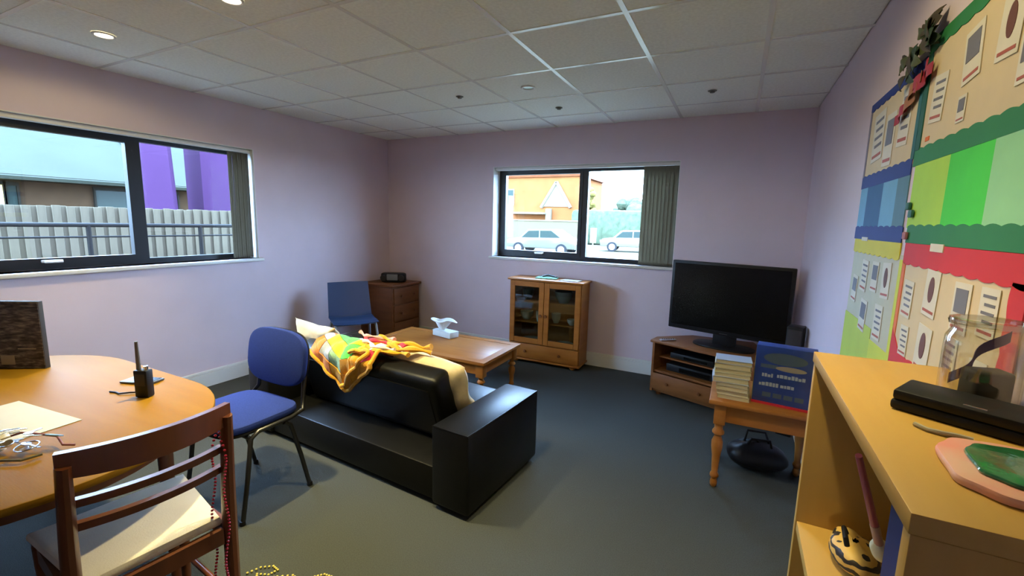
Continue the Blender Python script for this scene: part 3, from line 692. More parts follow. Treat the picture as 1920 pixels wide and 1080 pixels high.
dw = MB().box(.02, .58, -.004, .014, .055, .20, bev=.004).build('drawer', M['tvpine'], tvs)
for x in (.16, .44): MB().lathe([(.005, 0), (.007, .008), (.014, .016), (.011, .024), (.003, .026)], 12, M=Matrix.Translation((x, -.004, .128)) @ Matrix.Rotation(R(90), 4, 'X')).build('knob', M['darkpine'], dw)
d2 = MB().box(.605, .908, -.004, .014, .055, hz-.028, bev=.004).build('door', M['tvpine'], tvs)
MB().box(.65, .863, -.008, -.003, .10, hz-.075, bev=.002).build('door_panel', M['tvpine'], d2)
for x, y in ((.06, .05), (.87, .05), (.55, .5), (.2, .36)): MB().cyl((x, y, 0), (x, y, .032), .02, .024).build('foot', M['darkpine'], tvs)
TM = Matrix.Translation((-.585, 3.965, 0)) @ Matrix.Rotation(R(-19.5), 4, 'Z')
def on_tv(x, y, z): return TM @ Vector((x, y, z))
for lab, z, w0, w1, h_ in (('black disc player on the upper shelf of the television stand', .342, .13, .50, .05), ('black set-top box on the lower shelf of the television stand', .222, .10, .53, .065)):
    p_ = thing('disc_player', on_tv(0, 0, z), R(-19.5), lab, 'disc player', 'players in the television stand')
    MB().box(w0, w1, .075, .28, .004, h_, bev=.003).build('case', M['blackpl'], p_); BX('display', M['screen'], p_, w0+.12, w1-.05, .072, .076, .015, h_-.015); 
    for x in (w0+.03, w1-.03): MB().cyl((x, .12, 0), (x, .12, .005), .012).build('foot', M['blackpl'], p_)
tv = thing('flat_television', on_tv(.50, .24, hz), R(-15.5), 'large black flat-screen television on the corner stand', 'television')
MB().prism(superell(.24, .13, 40, 2.6), 0, .014, bev=.004).build('base', M['blackpl'], tv); BX('neck', M['blackpl'], tv, -.09, .09, .0, .04, .012, .14, bev=.008)
MB().box(-.465, .465, -.03, .01, .10, .695, bev=.008).build('bezel', M['blackpl'], tv); MB().box(-.36, .36, .008, .055, .15, .62, bev=.02).build('rear_housing', M['blackpl'], tv)
BX('screen', M['screen'], tv, -.44, .44, -.0325, -.029, .138, .672, smooth=False)
BX('sensor_strip', flat('strip_grey', (.06, .06, .06), .3), tv, -.03, .03, -.0325, -.029, .112, .116)
rm = thing('remote_control', on_tv(.10, .07, hz), R(35), 'pale remote control on the left corner of the television stand', 'remote')
MB().box(-.07, .07, -.02, .02, 0, .014, bev=.005).build('handset', flat('remote_grey', (.33, .30, .32), .4), rm)
for k in range(6): MB().cyl((-.05+.02*k, 0, .013), (-.05+.02*k, 0, .017), .006, seg=10).build('button', M['blackpl'], rm)
spk = thing('small_speaker', (.425, 3.66, .0), R(-15), 'tall slim black speaker standing right of the television', 'speaker')
BX('cabinet', M['blackpl'], spk, -.05, .05, -.06, .06, .0, .80, bev=.008); BX('grille', flat('grille', (.025, .02, .02)), spk, -.043, .043, -.066, -.058, .12, .78, bev=.003)

# ---- pine side table with turned legs, books and game
st = thing('pine_side_table', (.19, 2.86, 0), 0, 'orange pine side table with turned legs against the right wall', 'table')
BX('tabletop', M['pineh'], st, -.255, .285, -.245, .225, .505, .53, bev=.006)
ap = MB(); ap.box(-.19, .24, -.20, -.18, .40, .506); ap.box(-.19, .24, .16, .18, .40, .506); ap.box(-.215, -.195, -.17, .15, .40, .506); ap.box(.245, .262, -.17, .15, .40, .506)
ap.build('apron', M['pine'], st)
for x, y in ((-.195, -.19), (.245, -.19), (-.195, .17), (.245, .17)):
    l_ = MB(); l_.box(-.03, .03, -.03, .03, .385, .506, bev=.003); l_.lathe(turned_leg(.385, .030), 18); q = l_.build('leg', M['pine'], st); q.location = (x, y, 0)
bag = thing('black_holdall', (.22, 3.02, 0), R(10), 'slumped black bag on the floor under the pine side table', 'bag')
def bagf(u, v):
    a = u*2*PI; r_ = math.sin(PI*min(max(v, .001), .999))**.45
    return Vector((.17*r_*math.copysign(abs(math.cos(a))**.7, math.cos(a)), .12*r_*math.copysign(abs(math.sin(a))**.7, math.sin(a)), .17*v*(1+.12*noise.noise(Vector((math.cos(a), math.sin(a), v))))))
MB().grid(bagf, 28, 10).build('bag_body', M['blackpl'], bag)
for sy in (-1, 1): MB().tube([(-.07, sy*.03, .15), (-.05, sy*.06, .21), (.05, sy*.06, .21), (.07, sy*.03, .15)], .008, 8).build('handle', M['blackpl'], bag)
pages = mat('yellowed_pages', (.62, .52, .30), .9, var=.15, scale=4, stretch=(1, 1, 60))
bcols = [(.50, .42, .28), (.62, .55, .38), (.55, .47, .27), (.40, .36, .27), (.45, .50, .62), (.60, .56, .40), (.50, .46, .25), (.58, .50, .32), (.40, .47, .60)]
blabs = ['bottom paperback of the stack beside the blue game box', 'second paperback from the bottom beside the blue game box', 'third paperback from the bottom beside the blue game box', 'dark-covered fourth paperback from the bottom of the stack',
         'pale blue middle paperback jutting left in the stack', 'cream sixth paperback from the bottom of the stack', 'yellow-green paperback third from the top of the stack', 'cream paperback second from the top of the stack', 'pale blue top paperback of the stack on the side table']
z = .53
hts = [.022, .026, .024, .022, .032, .022, .024, .028, .022]
offs = [(.055, .0), (.05, .01), (.045, .0), (.04, .0), (.028, -.005), (.035, .0), (.04, .005), (.034, .0), (.038, .0)]
for k in range(9):
    b_ = thing('paperback_book', (offs[k][0], 2.74+offs[k][1], z), R(random.uniform(-4, 4)), blabs[k], 'book', 'paperbacks stacked on the side table')
    h_ = hts[k]; wd = .09 if k > 3 else .08
    MB().box(-wd+.002, wd-.003, -.061, .061, .002, h_-.002).build('page_block', pages, b_, smooth=False)
    cm = MB(); cm.box(-wd, wd, -.065, .065, 0, .002); cm.box(-wd, wd, -.065, .065, h_-.002, h_-.0002); cm.box(-wd, -wd+.003, -.065, .065, .002, h_-.002)
    cm.build('cover', mat('book_cover_%d' % k, bcols[k], .5), b_, smooth=False); z += h_
gb = thing('board_game_box', (.285, 2.735, .53), R(-7), 'blue board game box with red edge standing on the side table', 'game box')
gblue = mat('game_box_blue', (.025, .075, .36), .4, var=.25, scale=9)
MB().box(-.138, .138, -.045, .045, .014, .325, bev=.003).build('box_body', gblue, gb)
BX('bottom_edge', flat('box_red', (.55, .02, .03), .4), gb, -.139, .139, -.046, .046, 0, .014); BX('side_panel', flat('box_yellow', (.72, .60, .04), .4), gb, -.1395, -.137, -.042, .042, .02, .26)
wp = flat('print_white', (.62, .66, .68)); dkp = flat('print_grey', (.12, .17, .22)); tan = flat('print_tan', (.55, .42, .26))
def prt(m, x0, x1, z0, z1, nm='print_mark'): BX(nm, m, gb, x0, x1, -.0462, -.0445, z0, z1, smooth=False)
MB().prism(superell(.10, .032, 30, 2), 0, .0014, M=Matrix.Translation((-.0, -.0450, .262)) @ Matrix.Rotation(R(90), 4, 'X')).build('print_picture', dkp, gb, smooth=False)
MB().prism(superell(.07, .014, 30, 2), 0, .0014, M=Matrix.Translation((.03, -.0450, .212)) @ Matrix.Rotation(R(90), 4, 'X')).build('print_picture', tan, gb, smooth=False)
prt(dkp, -.11, -.03, .205, .225)
rr = random.Random(3)
for z0, x0, x1 in ((.155, -.10, -.055), (.160, -.03, .10), (.105, -.11, -.03), (.107, -.01, .05)):
    x = x0
    while x < x1: d_ = rr.uniform(.008, .016); prt(wp, x, x+d_, z0, z0+rr.uniform(.014, .022)); x += d_+.003
for k in range(4): prt(dkp, -.09+.05*k, -.05+.05*k, .045, .07)
gl = MB().box(-.141, .141, -.0475, -.0468, .02, .325).build('clear_wrap', glass('shrink_wrap', (.97, .98, 1), .05, .12), gb, smooth=False)

# ================================================================== RIGHT WALL DISPLAYS
def wallbox(name, m, par, y0, y1, z0, z1, t0=0, t1=.002):
    """y measured along the wall, t is the height off the wall surface"""
    return BX(name, m, par, -t1, -t0, y0, y1, z0, z1, smooth=False)
def scallop(name, m, par, y0, y1, z0, z1, edge, t0, t1, n):
    """strip with wavy edge: edge in 'b' 't' 'bt' """
    pts_t = []; pts_b = []
    K = n*6
    for k in range(K+1):
        y = y0+(y1-y0)*k/K; wv = .006*abs(math.sin(PI*n*k/K))
        pts_t.append((y, z1+(wv if 't' in edge else 0))); pts_b.append((y, z0-(wv if 'b' in edge else 0)))
    poly = pts_b + pts_t[::-1]
    return MB().prism(poly, t0, t1, M=Matrix(((0, 0, -1, 0), (1, 0, 0, 0), (0, 1, 0, 0), (0, 0, 0, 1)))).build(name, m, par, smooth=False)
def vscallop(name, m, par, y0, y1, z0, z1, t0, t1, n):
    poly = []; K = n*6
    for k in range(K+1): poly.append((y0, z0+(z1-z0)*k/K))
    for k in range(K, -1, -1): poly.append((y1+.006*abs(math.sin(PI*n*k/K)), z0+(z1-z0)*k/K))
    return MB().prism(poly, t0, t1, M=Matrix(((0, 0, -1, 0), (1, 0, 0, 0), (0, 1, 0, 0), (0, 0, 0, 1)))).build(name, m, par, smooth=False)
P_ = lambda n, c: flat('card_'+n, c, .75, var=.03, scale=12)
navy, dkg, redc, yel = P_('navy', (.010, .030, .22)), P_('green', (.020, .20, .06)), P_('red', (.60, .018, .02)), P_('yellow', (.66, .56, .02))
crm, wht, lime = P_('cream', (.66, .53, .33)), P_('white', (.68, .64, .55)), P_('lime', (.42, .72, .06))
bgr, mint, lbl, dbl = P_('bright_green', (.06, .66, .05)), P_('mint', (.30, .66, .34)), P_('light_blue', (.16, .40, .62)), P_('deep_blue', (.015, .10, .26))
greyc, orng, ylime = P_('grey_cream', (.55, .53, .40)), P_('orange', (.72, .16, .03)), P_('yellow_lime', (.62, .66, .05))
ink, brn = P_('ink', (.16, .16, .20)), P_('brown', (.14, .05, .04))
def sheet(par, y, z, w_, h_, kind, tilt=0):
    """a pinned white sheet with a small picture and a printed caption"""
    o_ = BX('paper_sheet', wht, par, -.0045, -.0030, -w_/2, w_/2, -h_/2, h_/2, smooth=False); o_.location = (0, y, z); o_.rotation_euler = (R(tilt), 0, 0)
    if kind == 'oval': MB().prism(superell(w_*.2, h_*.28, 20, 2), .0045, .0055, M=Matrix(((0, 0, -1, 0), (1, 0, 0, 0), (0, 1, 0, h_*.08), (0, 0, 0, 1)))).build('picture', brn, o_, smooth=False)
    elif kind == 'photo': BX('picture', ink, o_, -.0055, -.0045, -w_*.36, w_*.36, -h_*.1, h_*.38, smooth=False)
    else:
        for k in range(4): BX('text_line', ink, o_, -.0052, -.0045, -w_*.36, w_*.34-.01*(k % 2), h_*.3-k*h_*.17, h_*.36-k*h_*.17, smooth=False)
    BX('caption', P_('caption_red', (.40, .10, .08)), o_, -.0052, -.0045, -w_*.4, w_*.4, -h_*.42, -h_*.36, smooth=False)
    return o_
# blue
d1 = thing('wall_display', (XR, 0, 0), 0, 'blue-edged paper display with blue stripes nearest the back corner', 'wall display', 'paper displays on the right wall')
wallbox('backing', crm, d1, 1.955, 2.62, 1.70, 2.015, 0, .002); scallop('border_strip', navy, d1, 1.955, 2.625, 2.005, 2.035, 'b', .001, .004, 9); scallop('border_strip', navy, d1, 1.955, 2.625, 1.665, 1.715, 't', .001, .004, 9)
wallbox('border_strip', P_('mauve', (.22, .19, .26)), d1, 2.600, 2.625, 1.715, 2.005, .001, .004); wallbox('border_strip', P_('teal', (.02, .13, .14)), d1, 1.945, 1.975, 1.715, 2.0, .001, .0045)
for (y0, y1), m_ in zip(((2.50, 2.62), (2.26, 2.50), (2.08, 2.26), (1.955, 2.08)), (lbl, dbl, lbl, P_('grey_blue', (.10, .22, .30)))): wallbox('stripe', m_, d1, y0, y1, 1.49, 1.667, 0, .003)
scallop('border_strip', navy, d1, 1.945, 2.63, 1.44, 1.492, 't', .001, .004, 9)
for y, z, k_, w_ in ((2.44, 1.87, 'text', .16), (2.27, 1.83, 'photo', .12), (2.10, 1.88, 'text', .12)): sheet(d1, y, z, w_, .2, k_, random.uniform(-4, 4))
# green
d2_ = thing('wall_display', (XR, 0, 0), 0, 'green-edged paper display with lime, green and mint stripes', 'wall display', 'paper displays on the right wall')
wallbox('backing', crm, d2_, .95, 1.925, 1.72, 2.05, 0, .002); scallop('border_strip', dkg, d2_, .94, 1.94, 2.035, 2.075, 'b', .001, .004, 13); scallop('border_strip', dkg, d2_, .94, 1.94, 1.688, 1.738, 't', .001, .004, 13)
vscallop('border_strip', P_('dark_teal', (.012, .10, .07)), d2_, 1.90, 1.935, 1.738, 2.03, .002, .005, 5)
for (y0, y1), m_ in zip(((1.64, 1.915), (1.40, 1.64), (1.16, 1.40), (.95, 1.16)), (lime, bgr, mint, bgr)): wallbox('stripe', m_, d2_, y0, y1, 1.49, 1.69, 0, .003)
scallop('border_strip', dkg, d2_, .94, 1.90, 1.442, 1.495, 't', .001, .004, 13)
for y, z, k_, w_, tl in ((1.80, 1.87, 'text', .10, 5), (1.60, 1.93, 'photo', .10, -6), (1.42, 1.93, 'oval', .1, 3), (1.62, 1.80, 'photo', .05, 0), (1.32, 1.84, 'photo', .08, 0), (1.15, 1.9, 'text', .12, 3)): sheet(d2_, y, z, w_, w_*1.35, k_, tl)
BX('orange_tag', orng, d2_, -.004, -.002, 1.83, 1.86, 1.755, 1.768, smooth=False)
# yellow
d3 = thing('wall_display', (XR, 0, 0), 0, 'yellow-edged paper display low on the right wall behind the bookcase', 'wall display', 'paper displays on the right wall')
wallbox('backing', greyc, d3, 1.90, 2.60, 1.06, 1.40, 0, .002); scallop('border_strip', yel, d3, 1.94, 2.61, 1.385, 1.44, 'b', .001, .004, 9); wallbox('border_strip', ylime, d3, 1.895, 1.925, .8, 1.385, .001, .004)
wallbox('lower_panel', P_('lime_pale', (.50, .60, .06)), d3, 2.15, 2.61, .76, 1.10, .0015, .0035); wallbox('lower_panel', ylime, d3, 1.925, 2.15, .76, 1.06, .0015, .0035)
for y, z, k_, w_ in ((2.50, 1.22, 'photo', .09), (2.36, 1.29, 'text', .10), (2.20, 1.30, 'photo', .09), (2.05, 1.30, 'oval', .10), (2.30, 1.13, 'photo', .10), (2.08, 1.14, 'text', .1)): sheet(d3, y, z, w_, w_*1.3, k_, random.uniform(-5, 5))
BX('label', wht, d3, -.0055, -.004, 2.38, 2.48, 1.434, 1.45, smooth=False)
# red
d4 = thing('wall_display', (XR, 0, 0), 0, 'red-edged paper display behind the glass jar', 'wall display', 'paper displays on the right wall')
wallbox('backing', crm, d4, 1.20, 1.885, 1.0, 1.40, 0, .002); scallop('border_strip', redc, d4, 1.15, 1.893, 1.378, 1.443, 'b', .001, .004, 10)
wallbox('border_strip', orng, d4, 1.865, 1.893, 1.10, 1.378, .001, .004); scallop('border_strip', redc, d4, 1.18, 1.893, 1.03, 1.09, 't', .001, .004, 9)
MB().prism([(1.893, 1.09), (1.893, 1.16), (1.80, 1.09)], .001, .0042, M=Matrix(((0, 0, -1, 0), (1, 0, 0, 0), (0, 1, 0, 0), (0, 0, 0, 1)))).build('corner_piece', redc, d4, smooth=False)
vscallop('border_strip', redc, d4, 1.17, 1.225, 1.09, 1.385, .001, .004, 4)
for y, z, k_, w_ in ((1.80, 1.27, 'text', .085), (1.62, 1.31, 'oval', .095), (1.43, 1.30, 'photo', .09), (1.30, 1.31, 'text', .08), (1.62, 1.15, 'oval', .10), (1.45, 1.17, 'text', .08), (1.30, 1.15, 'oval', .08), (1.78, 1.14, 'text', .07)): sheet(d4, y, z, w_, w_*1.35, k_, random.uniform(-3, 3))
BX('label', wht, d4, -.0065, -.004, 1.58, 1.67, 1.425, 1.447, smooth=False)
# junction tabs and garland
pg = flat('peg_teal', (.03, .14, .13))
for y, z, m_, lb in ((1.90, 1.56, pg, 'small teal wooden peg beside the lime stripe, upper one'), (1.865, 1.535, pg, 'small teal wooden peg beside the lime stripe, lower one'), (1.89, 1.465, P_('dusty_pink', (.42, .18, .24)), 'small dusty pink peg between the green and blue displays')):
    o_ = MB().box(-.014, -.005, -.016, .016, -.012, .012, bev=.003).build('clothes_peg', m_); o_.location = (XR, y, z); tag(o_, lb, 'peg')
ga = thing('leaf_garland', (XR, 1.93, 2.04), 0, 'dark leaf and red ribbon decoration between blue and green displays', 'decoration')
leafm = [flat('leaf_dark', (.025, .055, .03)), flat('leaf_brown', (.055, .045, .03)), flat('leaf_olive', (.07, .085, .03))]
rg = random.Random(12)
for k in range(34):
    y = rg.uniform(-.10, .20); z_ = rg.uniform(-.035, .045)+ (.03 if y < 0 else -.01)
    def lf(u, v): 
        w_ = math.sin(PI*u)**.7*.018; return Vector((-.004*math.sin(PI*u)*3-.003*abs(v-.5), (u-.5)*.075, (v-.5)*2*w_))
    o_ = MB().grid(lf, 6, 2, .001).build('leaf', leafm[k % 3], ga); o_.location = (-.012-.02*rg.random(), y, z_); o_.rotation_euler = (R(rg.uniform(-70, 70)), R(rg.uniform(-15, 15)), R(rg.uniform(-15, 15)))
rib = flat('ribbon_red', (.33, .02, .04), .6); rib2 = flat('ribbon_tan', (.33, .14, .06), .7)
for k, (y0, z0, y1, z1, m_) in enumerate(((-.09, -.07, .05, -.10, rib), (-.06, -.05, .08, -.09, rib), (.02, -.10, .17, -.15, rib2), (.0, -.07, .14, -.12, rib2), (.12, -.13, .22, -.165, rib))):
    def rf(u, v): return Vector((-.018-.006*math.sin(u*9+k), y0+(y1-y0)*u, z0+(z1-z0)*u+(v-.5)*.035))
    MB().grid(rf, 10, 2, .0015).build('ribbon', m_, ga)

# ================================================================== BOOKCASE
BT = 1.148
bk = thing('beech_bookcase', (0, 0, 0), 0, 'beech-effect open bookcase along the right wall in the foreground', 'bookcase')
X0, X1, Y0, Y1 = .213, XR-.006, .655, 1.44
MB().box(X0, X1, Y0, Y1, BT-.028, BT, bev=.002).build('top', M['beech'], bk)
for y0 in (Y0+.002, Y1-.027): MB().box(X0+.003, X1, y0, y0+.025, 0, BT-.0285, bev=.0015).build('side_panel', M['beechv'], bk)
BX('back_panel', M['beechv'], bk, X1-.006, X1-.001, Y0+.028, Y1-.028, .06, BT-.029)
for z in (.63, .33, .06): BX('shelf', M['beech'], bk, X0+.006, X1-.007, Y0+.028, Y1-.028, z, z+.028, bev=.0015)
BX('kick_board', M['beechv'], bk, X0+.02, X0+.036, Y0+.028, Y1-.028, 0, .059)
SH = .6585
# contents on the visible shelf
nb = thing('navy_ring_binder', (.395, 1.02, SH), R(4), 'navy ring binder standing in the bookcase behind the pink wand', 'binder')
nvm = flat('binder_navy', (.015, .025, .12), .5)
bm_ = MB(); bm_.box(-.078, .085, -.035, -.031, 0, .40); bm_.box(-.078, .085, .031, .035, 0, .40); bm_.box(-.082, -.078, -.035, .035, 0, .40); bm_.build('cover', nvm, nb, smooth=False)
BX('page_block', pages, nb, -.072, .08, -.029, .02, .004, .38); MB().cyl((-.0815, 0, .06), (-.0835, 0, .06), .014).build('finger_ring', M['steel'], nb)
b2 = thing('black_box_file', (.39, .92, SH), R(-2), 'black box file standing at the near end inside the bookcase', 'box file')
BX('case', M['blackpl'], b2, -.075, .085, -.035, .035, 0, .31, bev=.003); BX('spine_label', flat('label_grey', (.25, .25, .25)), b2, -.077, -.074, -.02, .02, .16, .25)
wd_ = thing('pink_wand', (0, 0, 0), 0, 'pink-handled wand with white padded tip leaning inside the bookcase', 'wand')
a, c = Vector((.318, 1.15, .85)), Vector((.25, 1.05, 1.04))
MB().cyl(a, c, .008, .006, 12).build('handle', flat('wand_pink', (.42, .09, .16), .4), wd_)
MB().cyl(a+(a-c).normalized()*.07, a, .009, .009, 12).build('ferrule', flat('wand_pale', (.5, .33, .30), .4), wd_)
tp = bmesh.new(); bmesh.ops.create_icosphere(tp, subdivisions=3, radius=.02)
for v in tp.verts: v.co.z *= 1.6; v.co *= 1+.2*noise.noise(v.co*40)
e_ = a+(a-c).normalized()*.095
mb = MB(); mb._merge(tp, Matrix.Translation(e_) @ (c-a).to_track_quat('Z', 'Y').to_matrix().to_4x4()); mb.build('padded_tip', flat('wand_white', (.80, .80, .55), .8), wd_)
# striped rolled fabric
stp = bpy.data.materials.new('tiger_stripe'); stp.use_nodes = True
n_ = stp.node_tree.nodes; l_ = stp.node_tree.links; wv = n_.new('ShaderNodeTexWave'); wv.inputs['Scale'].default_value = 14; wv.inputs['Distortion'].default_value = 6; wv.bands_direction = 'Z'; wv.inputs['Detail Scale'].default_value = 1.6
rp = n_.new('ShaderNodeValToRGB'); rp.color_ramp.interpolation = 'CONSTANT'; rp.color_ramp.elements[0].color = (.02, .015, .012, 1); rp.color_ramp.elements[1].color = (.66, .42, .10, 1); rp.color_ramp.elements[1].position = .45
tcx = n_.new('ShaderNodeTexCoord'); l_.new(tcx.outputs['Object'], wv.inputs['Vector']); l_.new(wv.outputs['Color'], rp.inputs[0]); l_.new(rp.outputs[0], n_['Principled BSDF'].inputs['Base Color'])
tg = thing('tiger_striped_bag', (.325, 1.285, SH), 0, 'black and yellow tiger-striped soft bag on the bookcase shelf', 'bag')
def tgf(u, v):
    a_ = u*2*PI; r_ = math.sin(PI*min(max(v, .002), .998))**.4
    k_ = 1+.12*noise.noise(Vector((math.cos(a_)*1.5, math.sin(a_)*1.5, v*3)))
    return Vector((.052*r_*k_*math.cos(a_), .085*r_*k_*math.sin(a_), .062*v*k_))
MB().grid(tgf, 28, 12).build('bag_body', stp, tg)
MB().tube([(-.02, -.03, .05), (-.025, -.02, .072), (-.02, .03, .072), (-.01, .04, .05)], .006, 8).build('handle', M['blackpl'], tg)

# ---- things on the bookcase top
ja = thing('glass_jar', (.434, 1.136, BT), 0, 'large clear glass jar with wide rim on the bookcase', 'jar')
MB().lathe([(.001, 0), (.050, .001), (.057, .008), (.058, .10), (.057, .135), (.050, .150), (.050, .158), (.055, .160), (.055, .172), (.050, .173), (.047, .158), (.047, .150), (.054, .134), (.055, .10), (.054, .012), (.046, .006), (.001, .006)], 32, close=False).build('jar_body', M['jarglass'], ja)
MB().lathe([(.0545, .161), (.0562, .166), (.0545, .171)], 32, close=False).build('rim', glass('rim_glass', (.8, .8, .74), .25, .08), ja)
bkp_ = thing('black_pouch', (.442, 1.130, BT+.0065), R(15), 'small square black pouch inside the glass jar', 'pouch')
MB().box(-.032, .032, -.022, .022, 0, .072, bev=.008, seg=3).build('pouch_body', flat('pouch_black', (.035, .028, .018), .8), bkp_)
rb = thing('purple_ribbon', (.434, 1.136, BT), 0, 'dark purple ribbon curling above the black pouch in the jar', 'ribbon')
pr = mat('purple_ribbon_satin', (.07, .035, .11), .5)
def rbf(u, v): return Vector((-.035+.06*u + .006*math.sin(u*8), .02-.02*u+.006*math.cos(u*9)+(-.028)*0, .045+.10*u+(v-.5)*.022))
MB().grid(rbf, 16, 2, .001).build('ribbon_strip', pr, rb)
lp = thing('black_folder_case', (.388, 1.036, BT), R(-31), 'flat black zip case with silver corner lying beside the glass jar', 'case')
MB().box(-.095, .082, -.047, .047, .001, .020, bev=.006).build('lower_half', M['blackpl'], lp)
MB().box(-.093, .080, -.045, .045, .0, .019, bev=.005, M=Matrix.Translation((0, 0, .022)) @ Matrix.Rotation(R(3), 4, 'X')).build('upper_half', M['blackpl'], lp)
BX('corner_clip', M['steel'], lp, -.098, -.075, .0, .042, .008, .030, bev=.003)
BX('zip_pull', M['steel'], lp, .0, .03, -.035, -.030, .036, .0405, bev=.001)
tr = thing('green_glazed_dish', (.39, .815, BT), R(-9), 'shallow dish with pink wavy rim and glossy green centre on the bookcase', 'dish')
def wavy(k_): return [(x*k_*(1+.022*math.sin(9*i_/60*2*PI)), y*k_*(1+.022*math.sin(9*i_/60*2*PI))) for i_, (x, y) in enumerate(superell(.100, .098, 60, 3.0))]
pk = mat('pink_glaze', (.66, .44, .34), .35, col2=(.70, .24, .19), scale=9)
MB().prism(wavy(1.0), 0, .014, bev=.005).build('rim', pk, tr)
gg = mat('green_glass_glaze', (.008, .09, .03), .06, col2=(.03, .22, .08), scale=22, bump=.6, bscale=25, coat=.8)
MB().prism([(x*.72, y*.70) for x, y in wavy(1.0)], .013, .021, bev=.004).build('glazed_centre', gg, tr)
cb = tag(MB().tube([(.300, .968, BT+.004), (.312, .95, BT+.004), (.330, .942, BT+.005), (.345, .945, BT+.004), (.365, .938, BT+.004)], .004, 8).build('grey_cable', flat('cable_grey', (.30, .27, .20))), 'short grey cable between black case and green dish', 'cable')

# ================================================================== ON THE DINING TABLE
TZ = .731
bd_ = thing('patterned_display_box', (-3.06, .775, TZ), R(31), 'dark brown box with a mottled printed front standing on the dining table', 'box')
pm = bpy.data.materials.new('mottled_print'); pm.use_nodes = True
n_ = pm.node_tree.nodes; l_ = pm.node_tree.links
tcx = n_.new('ShaderNodeTexCoord'); mpx = n_.new('ShaderNodeMapping'); mpx.inputs['Scale'].default_value = (9, 9, 34); nzx = n_.new('ShaderNodeTexNoise'); nzx.inputs['Scale'].default_value = 2.6; nzx.inputs['Detail'].default_value = 5
rp = n_.new('ShaderNodeValToRGB'); e = rp.color_ramp.elements; e[0].position = .36; e[0].color = (.012, .008, .007, 1); e[1].position = .52; e[1].color = (.075, .060, .042, 1); e.new(.72).color = (.26, .22, .14, 1)
l_.new(tcx.outputs['Object'], mpx.inputs[0]); l_.new(mpx.outputs[0], nzx.inputs['Vector']); l_.new(nzx.outputs['Fac'], rp.inputs[0]); l_.new(rp.outputs[0], n_['Principled BSDF'].inputs['Base Color'])
MB().box(-.20, .172, -.012, .012, 0, .325, bev=.002).build('box_body', flat('dark_card', (.03, .024, .02)), bd_)
BX('printed_front', pm, bd_, -.198, .170, -.0135, -.0115, .003, .322, smooth=False)
BX('pale_strip', flat('strip_pale', (.34, .29, .17)), bd_, .06, .14, -.0145, -.0133, .095, .10, smooth=False)
BX('pale_label', flat('strip_pale', (.34, .29, .17)), bd_, -.02, .04, -.0145, -.0133, .02, .065, smooth=False)
wk = thing('walkie_talkie', (-2.13, .905, TZ), R(25), 'black two-way radio with stubby antenna standing on the dining table', 'radio')
MB().box(-.028, .028, -.018, .018, 0, .115, bev=.006).build('body', M['blackpl'], wk); MB().cyl((-.016, 0, .112), (-.016, 0, .232), .0085, .006, 12).build('antenna', flat('antenna_grey', (.10, .09, .085), .5), wk)
MB().cyl((.014, 0, .114), (.014, 0, .130), .008, seg=12).build('knob', M['steel'], wk); BX('speaker_grille', flat('grille', (.025, .02, .02)), wk, -.02, .02, -.020, -.017, .05, .10, bev=.002); BX('belt_clip', M['steel'], wk, -.01, .012, .018, .024, .03, .10, bev=.002)
ph = thing('black_phone', (-2.33, .985, TZ), R(20), 'flat dark phone lying behind the walkie talkie', 'phone')
MB().box(-.075, .075, -.038, .038, 0, .010, bev=.004).build('phone_body', flat('phone_grey', (.05, .05, .048), .35), ph); BX('phone_screen', M['screen'], ph, -.066, .066, -.033, .033, .0095, .0108, smooth=False)
tag(MB().tube([(-2.30, .855, TZ+.003), (-2.27, .865, TZ+.003), (-2.24, .862, TZ+.004), (-2.21, .888, TZ+.006), (-2.185, .91, TZ+.005), (-2.158, .905, TZ+.006)], .0035, 8).build('wrist_strap', M['blackpl']), 'thin dark strap trailing from the walkie talkie on the table', 'strap')
def sheetw(name, pts, z0, th, m, label):
    o_ = MB().prism(pts, z0, z0+th).build(name, m, None, smooth=False); return tag(o_, label, 'paper')
sheetw('paper_sheet', [(-2.07, .682), (-2.485, .640), (-2.455, .345), (-2.04, .387)], TZ, .0015, M['paper'], 'large blank white sheet lying on the dining table')
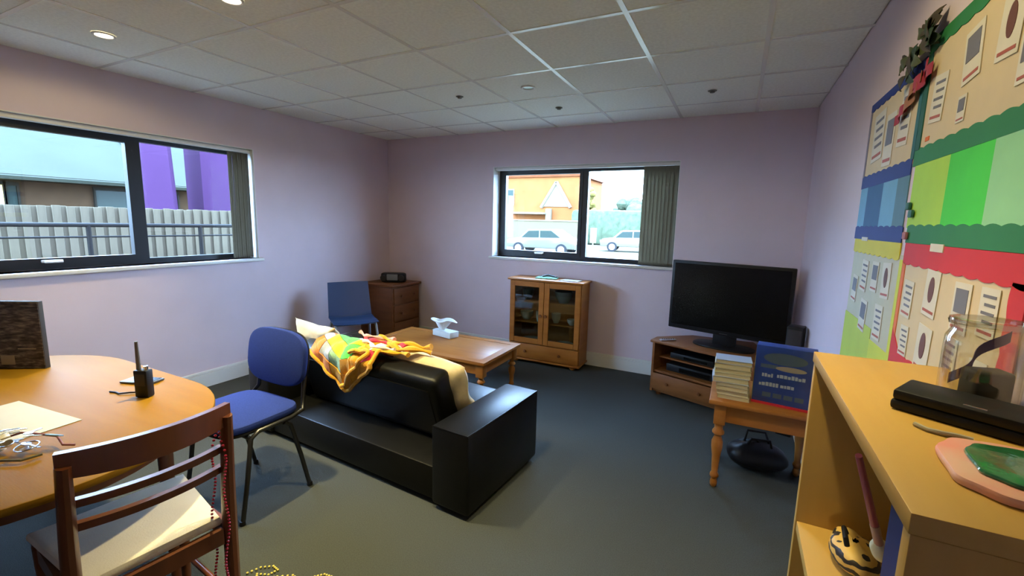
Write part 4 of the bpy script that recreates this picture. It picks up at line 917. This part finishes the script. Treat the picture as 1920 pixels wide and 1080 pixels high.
# bunch of keys
ky = thing('key_bunch', (-1.93, .50, TZ+.006), R(20), 'bunch of keys, rings and tags on the dining table corner', 'keys')
rk = random.Random(5)
MB().tube([(.028*math.cos(t), .028*math.sin(t), .012+.004*math.sin(t)) for t in [2*PI*k/28 for k in range(28)]], .0022, 6, closed=True).build('key_ring', M['steel'], ky)
MB().tube([(-.08+.02*math.cos(t), .02*math.sin(t), .012) for t in [2*PI*k/24 for k in range(24)]], .002, 6, closed=True).build('key_ring', M['steel'], ky)
for k in range(13):
    a_ = rk.uniform(0, 2*PI); rr_ = rk.uniform(.02, .05); mk = MB()
    mk.lathe([(.001, -.001), (.012, -.001), (.012, .001), (.001, .001)], 14, M=Matrix.Translation((0, 0, 0)), close=False); mk.box(.010, .046, -.0035, .0035, -.001, .001)
    for q in range(4): mk.box(.022+.006*q, .025+.006*q, -.0058, -.0034, -.001, .001)
    o_ = mk.build('key', M['brass'] if k % 3 == 0 else M['steel'], ky)
    o_.location = (rr_*math.cos(a_)-.10*(k % 2)-.03, rr_*math.sin(a_)*.8, .006+.0035*k); o_.rotation_euler = (R(rk.uniform(-22, 22)), R(rk.uniform(-16, 16)), a_)
o_ = MB().box(-.02, .02, -.011, .011, 0, .005, bev=.002).build('blue_tag', flat('tag_blue', (.28, .50, .72), .2), ky); o_.location = (.055, .035, .034); o_.rotation_euler = (R(-25), R(8), R(15)); o_['label'] = 'pale blue key tag'
o_ = MB().box(-.02, .02, -.011, .011, 0, .006, bev=.002).build('cream_tag', flat('tag_cream', (.6, .55, .40), .4), ky); o_.location = (-.09, .01, .03); o_.rotation_euler = (R(10), 0, R(-30))
o_ = MB().lathe([(.001, 0), (.022, .002), (.024, .014), (.016, .026), (.001, .028)], 18).build('black_fob', M['blackpl'], ky); o_.location = (-.17, -.03, .0)
MB().tube([(-.17, -.05, .004), (-.12, -.075, .008), (-.05, -.06, .012), (0, -.075, .006), (.06, -.06, .004), (.08, -.02, .004)], .004, 8).build('cord', flat('cord_olive', (.10, .085, .04)), ky)
MB().tube([(-.15, .04, .004), (-.10, .06, .02), (-.03, .045, .03), (.04, .055, .022), (.09, .03, .01), (.115, .045, .004)], .0035, 8).build('cord', flat('cord_maroon', (.20, .06, .05)), ky)

# ================================================================== FLOOR BEADS
pts = []
base = [(-1.705, 1.015), (-1.685, 1.06), (-1.645, 1.09), (-1.61, 1.085), (-1.62, 1.05), (-1.665, 1.03), (-1.64, 1.01), (-1.58, 1.06), (-1.53, 1.095), (-1.49, 1.09), (-1.47, 1.105), (-1.42, 1.16), (-1.385, 1.165), (-1.395, 1.12), (-1.37, 1.11), (-1.33, 1.165), (-1.285, 1.20), (-1.262, 1.19), (-1.29, 1.155), (-1.34, 1.13)]
for a, c in zip(base, base[1:]):
    for k in range(3):
        t = k/3; pts.append((a[0]+(c[0]-a[0])*t, a[1]+(c[1]-a[1])*t, .006))
beads('yellow_bead_string', pts, .0052, mat('yellow_bead', (.72, .60, .14), .3), 'string of yellow beads lying on the carpet in the foreground')
